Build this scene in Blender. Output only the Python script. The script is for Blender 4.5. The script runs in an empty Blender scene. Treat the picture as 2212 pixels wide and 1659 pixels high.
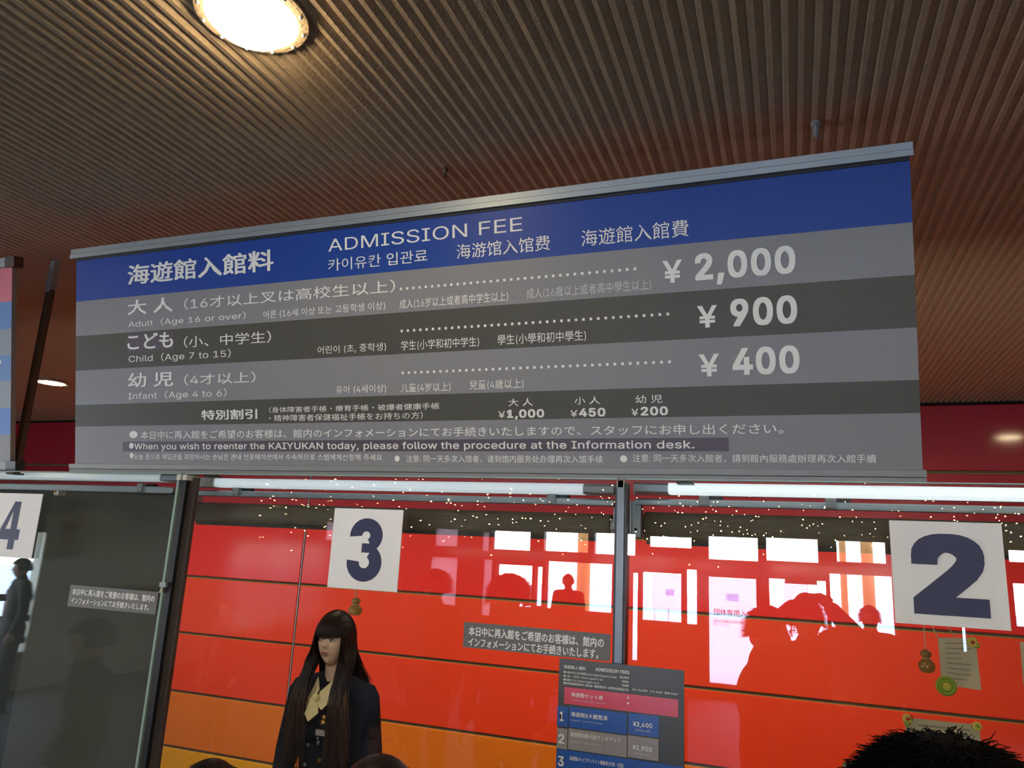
import bpy, math, random
import numpy as np
from mathutils import Vector, Matrix
random.seed(7)
SC = bpy.context.scene
COL = SC.collection

# ------------------------------------------------------------------ camera
W_PX, H_PX = 2212.0, 1659.0
F_PX = 1609.1
PP = np.array([1106.0, 829.5])
_a = np.array([-3248 - PP[0], 977 - PP[1], F_PX]); _a /= np.linalg.norm(_a)
_b = np.array([1714 - PP[0], 1223 - PP[1], F_PX]); _b /= np.linalg.norm(_b)
AX = -_a
AY = _b - AX * AX.dot(_b); AY /= np.linalg.norm(AY)
AZ = np.cross(AX, AY)
RC = np.array([AX, AY, AZ]).T            # world axes seen from the camera (x right, y down, z forward)
CAM = np.array([0.0, 0.0, 1.95])

def ray(u, v):
    return RC.T @ np.array([u - PP[0], v - PP[1], F_PX])
def at(u, v, y=None, z=None, x=None):
    d = ray(u, v)
    t = (y - CAM[1]) / d[1] if y is not None else ((z - CAM[2]) / d[2] if z is not None else (x - CAM[0]) / d[0])
    return CAM + d * t

cam_data = bpy.data.cameras.new('camera')
cam = bpy.data.objects.new('camera', cam_data); COL.objects.link(cam)
cam_data.sensor_fit = 'HORIZONTAL'; cam_data.sensor_width = 36.0
cam_data.lens = 36.0 * F_PX / W_PX
cam_data.clip_start = 0.03; cam_data.clip_end = 300
right = RC.T @ np.array([1, 0, 0]); up = RC.T @ np.array([0, -1, 0]); back = RC.T @ np.array([0, 0, -1])
cam.matrix_world = Matrix(((right[0], up[0], back[0], CAM[0]), (right[1], up[1], back[1], CAM[1]),
                           (right[2], up[2], back[2], CAM[2]), (0, 0, 0, 1)))
SC.camera = cam

# ------------------------------------------------------------------ exposure, sky
SC.view_settings.view_transform = 'Standard'
SC.view_settings.look = 'None'
SC.view_settings.exposure = 0.75
SC.view_settings.gamma = 1.0
SC.view_settings.use_curve_mapping = False
world = bpy.data.worlds.new('sky'); SC.world = world; world.use_nodes = True
wn = world.node_tree.nodes; wl = world.node_tree.links; wn.clear()
w_out = wn.new('ShaderNodeOutputWorld'); w_bg = wn.new('ShaderNodeBackground')
w_tc = wn.new('ShaderNodeTexCoord'); w_sx = wn.new('ShaderNodeSeparateXYZ'); w_rp = wn.new('ShaderNodeValToRGB')
w_rp.color_ramp.elements[0].position = 0.0; w_rp.color_ramp.elements[0].color = (0.95, 0.97, 1.0, 1)
w_rp.color_ramp.elements[1].position = 0.5; w_rp.color_ramp.elements[1].color = (0.42, 0.62, 1.0, 1)
wl.new(w_tc.outputs['Generated'], w_sx.inputs[0]); wl.new(w_sx.outputs['Z'], w_rp.inputs[0])
wl.new(w_rp.outputs[0], w_bg.inputs[0]); w_bg.inputs[1].default_value = 15.0
wl.new(w_bg.outputs[0], w_out.inputs[0])

# key sizes of the place (metres)
YG, YW, HC, YF = 1.85, 5.12, 2.971, -8.3      # glass, back wall, ceiling height, street facade
XL, XR = -9.0, 5.6
def area_light(name, loc, sx, sy, power, color, direction, portal=False):
    ld = bpy.data.lights.new(name, 'AREA'); ld.shape = 'RECTANGLE'; ld.size = sx; ld.size_y = sy
    ld.energy = power; ld.color = color
    if portal: ld.cycles.is_portal = True
    o = bpy.data.objects.new(name, ld); COL.objects.link(o); o.location = loc
    o.rotation_euler = Vector(direction).to_track_quat('-Z', 'Y').to_euler()
    return o
area_light('daylight_portal', (-1.5, YF - 0.25, 1.25), 13, 2.5, 1, (1, 1, 1), (0, 1, 0), True)
area_light('daylight_portal', (XL - 0.25, -2.0, 1.2), 4.0, 1.8, 1, (1, 1, 1), (1, 0, 0), True)
# lights added behind the window lamp bars to brighten the office and back wall
for (lx, ln, pw) in ((-1.32, 1.5, 3), (0.6, 1.6, 6), (-3.0, 1.6, 3)):
    area_light('added_office_light', (lx, 2.12, 1.93), ln, 0.06, pw, (1.0, 0.93, 0.8), (0, 1, -0.35))

for lx in (-4.6, -2.9, -1.2, 0.2):   # unseen lights added behind the banner to brighten the back wall
    area_light('added_wall_light', (lx, 3.35, 2.90), 1.0, 0.12, 8.6, (1.0, 0.90, 0.74), (0, 1, -1.6)).data.spread = math.radians(110)

# ------------------------------------------------------------------ materials
def mat(name, color, rough=0.6, metal=0.0, noise=0.0, nscale=8.0, bump=0.0, bscale=60.0, coat=0.0, spec=0.5,
        emit=None, estr=0.0, sheen=0.0):
    m = bpy.data.materials.new(name); m.use_nodes = True
    nt = m.node_tree; b = nt.nodes['Principled BSDF']
    b.inputs['Base Color'].default_value = (*color, 1); b.inputs['Roughness'].default_value = rough
    b.inputs['Metallic'].default_value = metal; b.inputs['Specular IOR Level'].default_value = spec
    if coat: b.inputs['Coat Weight'].default_value = coat; b.inputs['Coat Roughness'].default_value = 0.10
    if sheen: b.inputs['Sheen Weight'].default_value = sheen
    if emit is not None:
        b.inputs['Emission Color'].default_value = (*emit, 1); b.inputs['Emission Strength'].default_value = estr
    tc = nt.nodes.new('ShaderNodeTexCoord')
    if noise:
        n = nt.nodes.new('ShaderNodeTexNoise'); n.inputs['Scale'].default_value = nscale; n.inputs['Detail'].default_value = 6
        r = nt.nodes.new('ShaderNodeMapRange'); r.inputs[3].default_value = 1 - noise; r.inputs[4].default_value = 1 + noise
        mx = nt.nodes.new('ShaderNodeMix'); mx.data_type = 'RGBA'; mx.blend_type = 'MULTIPLY'; mx.inputs[0].default_value = 1
        nt.links.new(tc.outputs['Object'], n.inputs['Vector']); nt.links.new(n.outputs[0], r.inputs[0])
        mx.inputs[6].default_value = (*color, 1); nt.links.new(r.outputs[0], mx.inputs[7])
        nt.links.new(mx.outputs[2], b.inputs['Base Color'])
    if bump:
        n = nt.nodes.new('ShaderNodeTexNoise'); n.inputs['Scale'].default_value = bscale; n.inputs['Detail'].default_value = 4
        bp = nt.nodes.new('ShaderNodeBump'); bp.inputs['Strength'].default_value = bump; bp.inputs['Distance'].default_value = 0.004
        nt.links.new(tc.outputs['Object'], n.inputs['Vector']); nt.links.new(n.outputs[0], bp.inputs['Height'])
        nt.links.new(bp.outputs[0], b.inputs['Normal'])
    return m

def glass_material(name, tint=(0.97, 0.985, 0.975), r0=0.05):
    m = bpy.data.materials.new(name); m.use_nodes = True; nt = m.node_tree; nt.nodes.clear()
    out = nt.nodes.new('ShaderNodeOutputMaterial'); mx = nt.nodes.new('ShaderNodeMixShader')
    tr = nt.nodes.new('ShaderNodeBsdfTransparent'); tr.inputs[0].default_value = (*tint, 1)
    gl = nt.nodes.new('ShaderNodeBsdfGlossy'); gl.inputs['Roughness'].default_value = 0.0; gl.inputs[0].default_value = (1, 1, 1, 1)
    lw = nt.nodes.new('ShaderNodeLayerWeight'); lw.inputs[0].default_value = 0.5
    pw = nt.nodes.new('ShaderNodeMath'); pw.operation = 'POWER'; pw.inputs[1].default_value = 5
    ma = nt.nodes.new('ShaderNodeMath'); ma.operation = 'MULTIPLY_ADD'; ma.inputs[1].default_value = 1 - r0; ma.inputs[2].default_value = r0
    nt.links.new(lw.outputs['Facing'], pw.inputs[0]); nt.links.new(pw.outputs[0], ma.inputs[0])
    nt.links.new(ma.outputs[0], mx.inputs[0]); nt.links.new(tr.outputs[0], mx.inputs[1]); nt.links.new(gl.outputs[0], mx.inputs[2])
    nt.links.new(mx.outputs[0], out.inputs[0])
    return m

def translucent_material(name, color, t=0.6):
    m = mat(name, color, 0.7); nt = m.node_tree; b = nt.nodes['Principled BSDF']
    out = nt.nodes['Material Output']; mx = nt.nodes.new('ShaderNodeMixShader'); mx.inputs[0].default_value = t
    tl = nt.nodes.new('ShaderNodeBsdfTranslucent'); tl.inputs[0].default_value = (*color, 1)
    nt.links.new(b.outputs[0], mx.inputs[1]); nt.links.new(tl.outputs[0], mx.inputs[2]); nt.links.new(mx.outputs[0], out.inputs[0])
    return m

def emitter(name, color, strength, sample=True):
    m = mat(name, (0.8, 0.8, 0.8), 0.5, emit=color, estr=strength)
    if not sample: m.cycles.emission_sampling = 'NONE'
    return m

M = dict(
    ceiling=mat('ribbed_ceiling_paint', (0.40, 0.292, 0.188), 0.75, noise=0.14, nscale=30, bump=0.6, bscale=120),
    blue=mat('blue_print', (0.012, 0.058, 0.32), 0.42, noise=0.05, nscale=3, spec=0.25),
    grey=mat('grey_print', (0.26, 0.26, 0.27), 0.45, noise=0.03, nscale=3, spec=0.3),
    dgrey=mat('dark_grey_print', (0.078, 0.076, 0.060), 0.45, noise=0.04, nscale=3, spec=0.3),
    patch=mat('purple_grey_patch', (0.085, 0.062, 0.085), 0.45),
    ink=mat('cream_lettering', (0.90, 0.90, 0.83), 0.5),
    ink_dim=mat('pale_grey_lettering', (0.62, 0.62, 0.60), 0.5),
    alu=mat('brushed_aluminium', (0.30, 0.335, 0.34), 0.42, 0.4, noise=0.05, nscale=20),
    alu_dark=mat('dull_aluminium', (0.27, 0.27, 0.26), 0.5, 0.35),
    rail_shade=mat('black_rail_shadow', (0.01, 0.01, 0.014), 0.6),  # near-black colour for the shadow below the banner's top rail
    steel_dark=mat('dark_anodised_metal', (0.10, 0.115, 0.125), 0.32, 0.75),
    black_metal=mat('black_metal', (0.012, 0.012, 0.013), 0.4, 0.2),
    brown_metal=mat('brown_painted_metal', (0.055, 0.03, 0.018), 0.5),
    offwhite=mat('offwhite_plastic', (0.62, 0.60, 0.52), 0.5),
    paper=mat('white_card', (0.90, 0.89, 0.85), 0.6, noise=0.02, nscale=40),
    navy=mat('navy_print', (0.022, 0.026, 0.085), 0.5),
    strip=mat('grey_notice_print', (0.145, 0.14, 0.13), 0.5),
    blind=mat('brown_grey_blind_fabric', (0.19, 0.155, 0.10), 0.85, noise=0.08, nscale=60, bump=0.2, bscale=300),
    blind_dark=mat('charcoal_blind_fabric', (0.080, 0.078, 0.062), 0.85, noise=0.06, nscale=60, bump=0.2, bscale=300),
    blind_green=mat('dark_green_grey_blind_fabric', (0.030, 0.036, 0.030), 0.85),
    dark_trim=mat('matt_black_trim', (0.012, 0.010, 0.009), 0.95, spec=0.0),
    joint_edge=mat('olive_joint_edge', (0.22, 0.15, 0.035), 0.6),
    joint=mat('brown_wall_joint', (0.10, 0.065, 0.028), 0.7),
    rowA=mat('crimson_enamel_panel', (0.30, 0.004, 0.014), 0.5, noise=0.05, nscale=2, coat=0.8, spec=0.25),
    rowC=mat('red_enamel_panel', (0.60, 0.013, 0.006), 0.5, noise=0.05, nscale=2, coat=0.12, spec=0.25),
    rowD=mat('orange_red_enamel_panel', (0.62, 0.034, 0.004), 0.5, noise=0.05, nscale=2, coat=0.12, spec=0.25),
    rowF=mat('orange_enamel_panel', (0.56, 0.120, 0.003), 0.5, noise=0.05, nscale=2, coat=0.12, spec=0.25),
    rowG=mat('amber_enamel_panel', (0.58, 0.25, 0.004), 0.5, noise=0.05, nscale=2, coat=0.12, spec=0.25),
    floor=mat('grey_stone_floor', (0.055, 0.050, 0.045), 0.7, noise=0.15, nscale=4),
    leftwall=mat('grey_green_plaster', (0.34, 0.36, 0.31), 0.8, noise=0.05, nscale=3),
    sidewall=mat('beige_plaster', (0.16, 0.14, 0.11), 0.8, noise=0.05, nscale=3),
    facade=mat('dark_red_facade_steel', (0.045, 0.012, 0.010), 0.5),
    lattice=mat('dark_red_lattice', (0.10, 0.015, 0.015), 0.5),
    orange_col=mat('orange_column_paint', (0.75, 0.30, 0.07), 0.6),
    pave=mat('pale_paving', (0.62, 0.61, 0.58), 0.8, noise=0.08, nscale=2),
    concrete=mat('pale_building_wall', (0.72, 0.70, 0.66), 0.8),
    leaf=mat('tree_leaves', (0.10, 0.20, 0.05), 0.7, noise=0.3, nscale=9),
    bark=mat('tree_bark', (0.09, 0.06, 0.04), 0.9),
    counter=mat('counter_laminate', (0.35, 0.33, 0.30), 0.4),
    poster_bg=mat('charcoal_poster_print', (0.050, 0.050, 0.045), 0.35),
    pink=mat('pink_laminate_strip', (0.78, 0.075, 0.13), 0.25, coat=0.5, bump=0.25, bscale=14),
    pblue=mat('blue_laminate_strip', (0.028, 0.12, 0.46), 0.25, coat=0.5, bump=0.25, bscale=14),
    pgrey=mat('mauve_grey_strip', (0.34, 0.30, 0.28), 0.4),
    gourd=mat('varnished_gourd', (0.30, 0.135, 0.028), 0.25, noise=0.25, nscale=25, coat=0.4),
    gourd_tan=mat('tan_gourd', (0.50, 0.27, 0.06), 0.3, noise=0.2, nscale=25, coat=0.3),
    cord=mat('pale_cord', (0.55, 0.45, 0.28), 0.8),
    note=mat('cream_note_paper', (0.56, 0.47, 0.30), 0.8, noise=0.05, nscale=30),
    note_ink=mat('grey_note_writing', (0.33, 0.27, 0.18), 0.8),
    green=mat('green_ribbon', (0.25, 0.36, 0.03), 0.6, noise=0.2, nscale=50),
    yellow=mat('yellow_petals', (0.60, 0.48, 0.08), 0.7),
    redpetal=mat('red_petals', (0.45, 0.03, 0.02), 0.7),
    skin=mat('skin', (0.56, 0.36, 0.245), 0.55, noise=0.04, nscale=30),
    lip=mat('rose_lips', (0.27, 0.10, 0.08), 0.45),
    eye_white=mat('eye_white', (0.6, 0.57, 0.52), 0.3),
    eye_dark=mat('dark_iris', (0.012, 0.008, 0.006), 0.25),
    hair_dark=mat('dark_brown_hair', (0.013, 0.006, 0.005), 0.42, spec=0.18),
    hair_ends=mat('brown_hair_ends', (0.065, 0.031, 0.013), 0.45, spec=0.2),
    hair_black=mat('black_hair', (0.006, 0.005, 0.006), 0.7, spec=0.08),
    vest=mat('black_vest_cloth', (0.006, 0.006, 0.009), 0.85, spec=0.1, bump=0.2, bscale=200),
    blouse=mat('dark_navy_blouse_cloth', (0.008, 0.010, 0.017), 0.85, spec=0.1, bump=0.2, bscale=100),
    cream=mat('cream_scarf', (0.66, 0.54, 0.27), 0.6, bump=0.2, bscale=30),
    gold=mat('gold_metal', (0.70, 0.42, 0.08), 0.3, 0.9),
    coat_black=mat('black_coat_cloth', (0.015, 0.015, 0.018), 0.8),
    coat_brown=mat('brown_coat_cloth', (0.055, 0.038, 0.025), 0.8),
    coat_grey=mat('dark_grey_coat_cloth', (0.04, 0.04, 0.045), 0.8),
    trousers=mat('dark_trousers_cloth', (0.02, 0.022, 0.03), 0.8),
    shoe=mat('black_shoe_leather', (0.01, 0.01, 0.01), 0.4),
    glass=glass_material('clear_glass'),
    glass_edge=mat('green_glass_edge', (0.35, 0.50, 0.45), 0.2, coat=0.5),
    frost=translucent_material('frosted_film', (0.55, 0.42, 0.42), 0.85),
    board=translucent_material('translucent_white_board', (0.95, 0.93, 0.95), 0.9),
    board_ink=mat('grey_board_lettering', (0.10, 0.09, 0.09), 0.7),
    board_blue=translucent_material('pale_blue_print', (0.62, 0.80, 0.98), 0.85),
    lamp=emitter('warm_lamp_diffuser', (1.0, 0.80, 0.48), 42.0),
    tube3=emitter('cool_lamp_cover', (0.80, 0.93, 1.0), 0.30),
    tube2=emitter('cool_lamp_cover_bright', (0.86, 0.97, 1.0), 0.52),
    tube4=emitter('cool_lamp_cover_dim', (0.72, 0.88, 0.90), 0.16),
    fairy=emitter('warm_fairy_bulb', (1.0, 0.60, 0.20), 170.0, sample=False),
    lightblue=mat('light_blue_print', (0.085, 0.22, 0.50), 0.45),
    midblue=mat('mid_blue_print', (0.055, 0.19, 0.55), 0.45),
    lightgrey=mat('blue_grey_print', (0.22, 0.27, 0.31), 0.45),
    pinkp=mat('pink_print', (0.60, 0.14, 0.19), 0.45),
)

# ------------------------------------------------------------------ mesh helpers
class MB:
    def __init__(s): s.v = []; s.f = []
    def add(s, vs, fs):
        n = len(s.v); s.v += [tuple(map(float, p)) for p in vs]; s.f += [tuple(i + n for i in q) for q in fs]; return s
    def box(s, x0, x1, y0, y1, z0, z1):
        return s.hexa([(x0, y0, z0), (x1, y0, z0), (x1, y1, z0), (x0, y1, z0), (x0, y0, z1), (x1, y0, z1), (x1, y1, z1), (x0, y1, z1)])
    def hexa(s, p):
        return s.add(p, [(0, 3, 2, 1), (4, 5, 6, 7), (0, 1, 5, 4), (1, 2, 6, 5), (2, 3, 7, 6), (3, 0, 4, 7)])
    def bbox(s, x0, x1, y0, y1, z0, z1, b):
        """box with chamfered edges along its long sides"""
        if b <= 0: return s.box(x0, x1, y0, y1, z0, z1)
        prof = [(y0 + b, z0), (y1 - b, z0), (y1, z0 + b), (y1, z1 - b), (y1 - b, z1), (y0 + b, z1), (y0, z1 - b), (y0, z0 + b)]
        vs = [(x0, y, z) for y, z in prof] + [(x1, y, z) for y, z in prof]
        fs = [tuple(range(7, -1, -1)), tuple(range(8, 16))] + [(i, (i + 1) % 8, 8 + (i + 1) % 8, 8 + i) for i in range(8)]
        return s.add(vs, fs)
    def ring_loft(s, rings, cap=True):
        n = len(rings[0]); vs = [p for r in rings for p in r]; fs = []
        for k in range(len(rings) - 1):
            for i in range(n):
                j = (i + 1) % n
                fs.append((k * n + i, k * n + j, (k + 1) * n + j, (k + 1) * n + i))
        if cap: fs.append(tuple(range(n - 1, -1, -1))); fs.append(tuple((len(rings) - 1) * n + i for i in range(n)))
        return s.add(vs, fs)
    def tube(s, pts, r, n=6):
        pts = [Vector(p) for p in pts]; rs = r if isinstance(r, (list, tuple)) else [r] * len(pts)
        rings = []; ref = Vector((0.3, 0.2, 1)).normalized()
        for i, p in enumerate(pts):
            t = (pts[min(i + 1, len(pts) - 1)] - pts[max(i - 1, 0)]).normalized()
            a = t.cross(ref)
            if a.length < 0.05: a = t.cross(Vector((1, 0, 0)))
            a.normalize(); b = t.cross(a)
            rings.append([p + (a * math.cos(q) + b * math.sin(q)) * rs[i] for q in [2 * math.pi * k / n for k in range(n)]])
        return s.ring_loft(rings)
    def ball(s, c, r, nu=14, nv=8, rot=None):
        rx, ry, rz = r if isinstance(r, (list, tuple)) else (r, r, r); c = Vector(c); rings = []
        for k in range(nv + 1):
            th = math.pi * (0.001 + 0.998 * k / nv)
            ring = []
            for i in range(nu):
                ph = 2 * math.pi * i / nu
                p = Vector((rx * math.sin(th) * math.cos(ph), ry * math.sin(th) * math.sin(ph), -rz * math.cos(th)))
                if rot is not None: p = rot @ p
                ring.append(c + p)
            rings.append(ring)
        return s.ring_loft(rings)
    def limb(s, p0, p1, r0, r1, n=12):
        """tapered limb with round ends"""
        p0 = Vector(p0); p1 = Vector(p1); t = (p1 - p0).normalized()
        a = t.cross(Vector((0.31, 0.17, 0.93)).normalized()); a.normalize(); b = t.cross(a)
        prof = [(p0 - t * r0 * 0.99, r0 * 0.1), (p0 - t * r0 * 0.7, r0 * 0.71), (p0, r0), (p0.lerp(p1, 0.5), (r0 + r1) / 2), (p1, r1), (p1 + t * r1 * 0.7, r1 * 0.71), (p1 + t * r1 * 0.99, r1 * 0.1)]
        return s.ring_loft([[q + (a * math.cos(x) + b * math.sin(x)) * r for x in [2 * math.pi * k / n for k in range(n)]] for q, r in prof])
    def lathe(s, c, prof, n=20):
        return s.ring_loft([[(c[0] + r * math.cos(q), c[1] + r * math.sin(q), c[2] + z) for q in [2 * math.pi * k / n for k in range(n)]] for r, z in prof])
    def xform(s, mtx):
        s.v = [tuple(mtx @ Vector(p)) for p in s.v]; return s

def link(o, parent=None):
    COL.objects.link(o)
    if parent is not None: o.parent = parent
    return o
def wloc(o):
    v = Vector((0, 0, 0))
    while o is not None: v = v + o.location; o = o.parent
    return v
def tag(o, label=None, cat=None, group=None, kind=None):
    if label: o['label'] = label
    if cat: o['category'] = cat
    if group: o['group'] = group
    if kind: o['kind'] = kind
    return o
def thing(name, label, cat, loc=(0, 0, 0), group=None):
    o = bpy.data.objects.new(name, None); link(o); o.location = loc; o.empty_display_size = 0.1
    return tag(o, label, cat, group)
def obj(name, mb, m, parent=None, smooth=False, label=None, loc=None, kind=None):
    """mesh given in world coordinates becomes one object under its parent"""
    off = wloc(parent) if parent is not None else Vector(loc or (0, 0, 0))
    me = bpy.data.meshes.new(name)
    me.from_pydata([(v[0] - off[0], v[1] - off[1], v[2] - off[2]) for v in mb.v], [], mb.f); me.update()
    if smooth: me.polygons.foreach_set('use_smooth', [True] * len(me.polygons))
    o = bpy.data.objects.new(name, me); me.materials.append(m); link(o, parent)
    if parent is None and loc is not None: o.location = loc
    if label: o['label'] = label
    if kind: o['kind'] = kind
    return o

class Plane:
    def __init__(s, o, U, V):
        s.o = np.array(o, float); s.U = np.array(U, float); s.V = np.array(V, float); s.N = np.cross(s.U, s.V)
    def uv(s, px, py):
        d = ray(px, py); t = (s.o - CAM).dot(s.N) / d.dot(s.N); p = CAM + d * t - s.o
        return p.dot(s.U), p.dot(s.V)
    def p(s, u, v, n=0.0): return s.o + s.U * u + s.V * v + s.N * n
    def slab(s, mb, u0, u1, v0, v1, n0, n1):
        return mb.hexa([s.p(u0, v0, n0), s.p(u1, v0, n0), s.p(u1, v0, n1), s.p(u0, v0, n1), s.p(u0, v1, n0), s.p(u1, v1, n0), s.p(u1, v1, n1), s.p(u0, v1, n1)])

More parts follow.
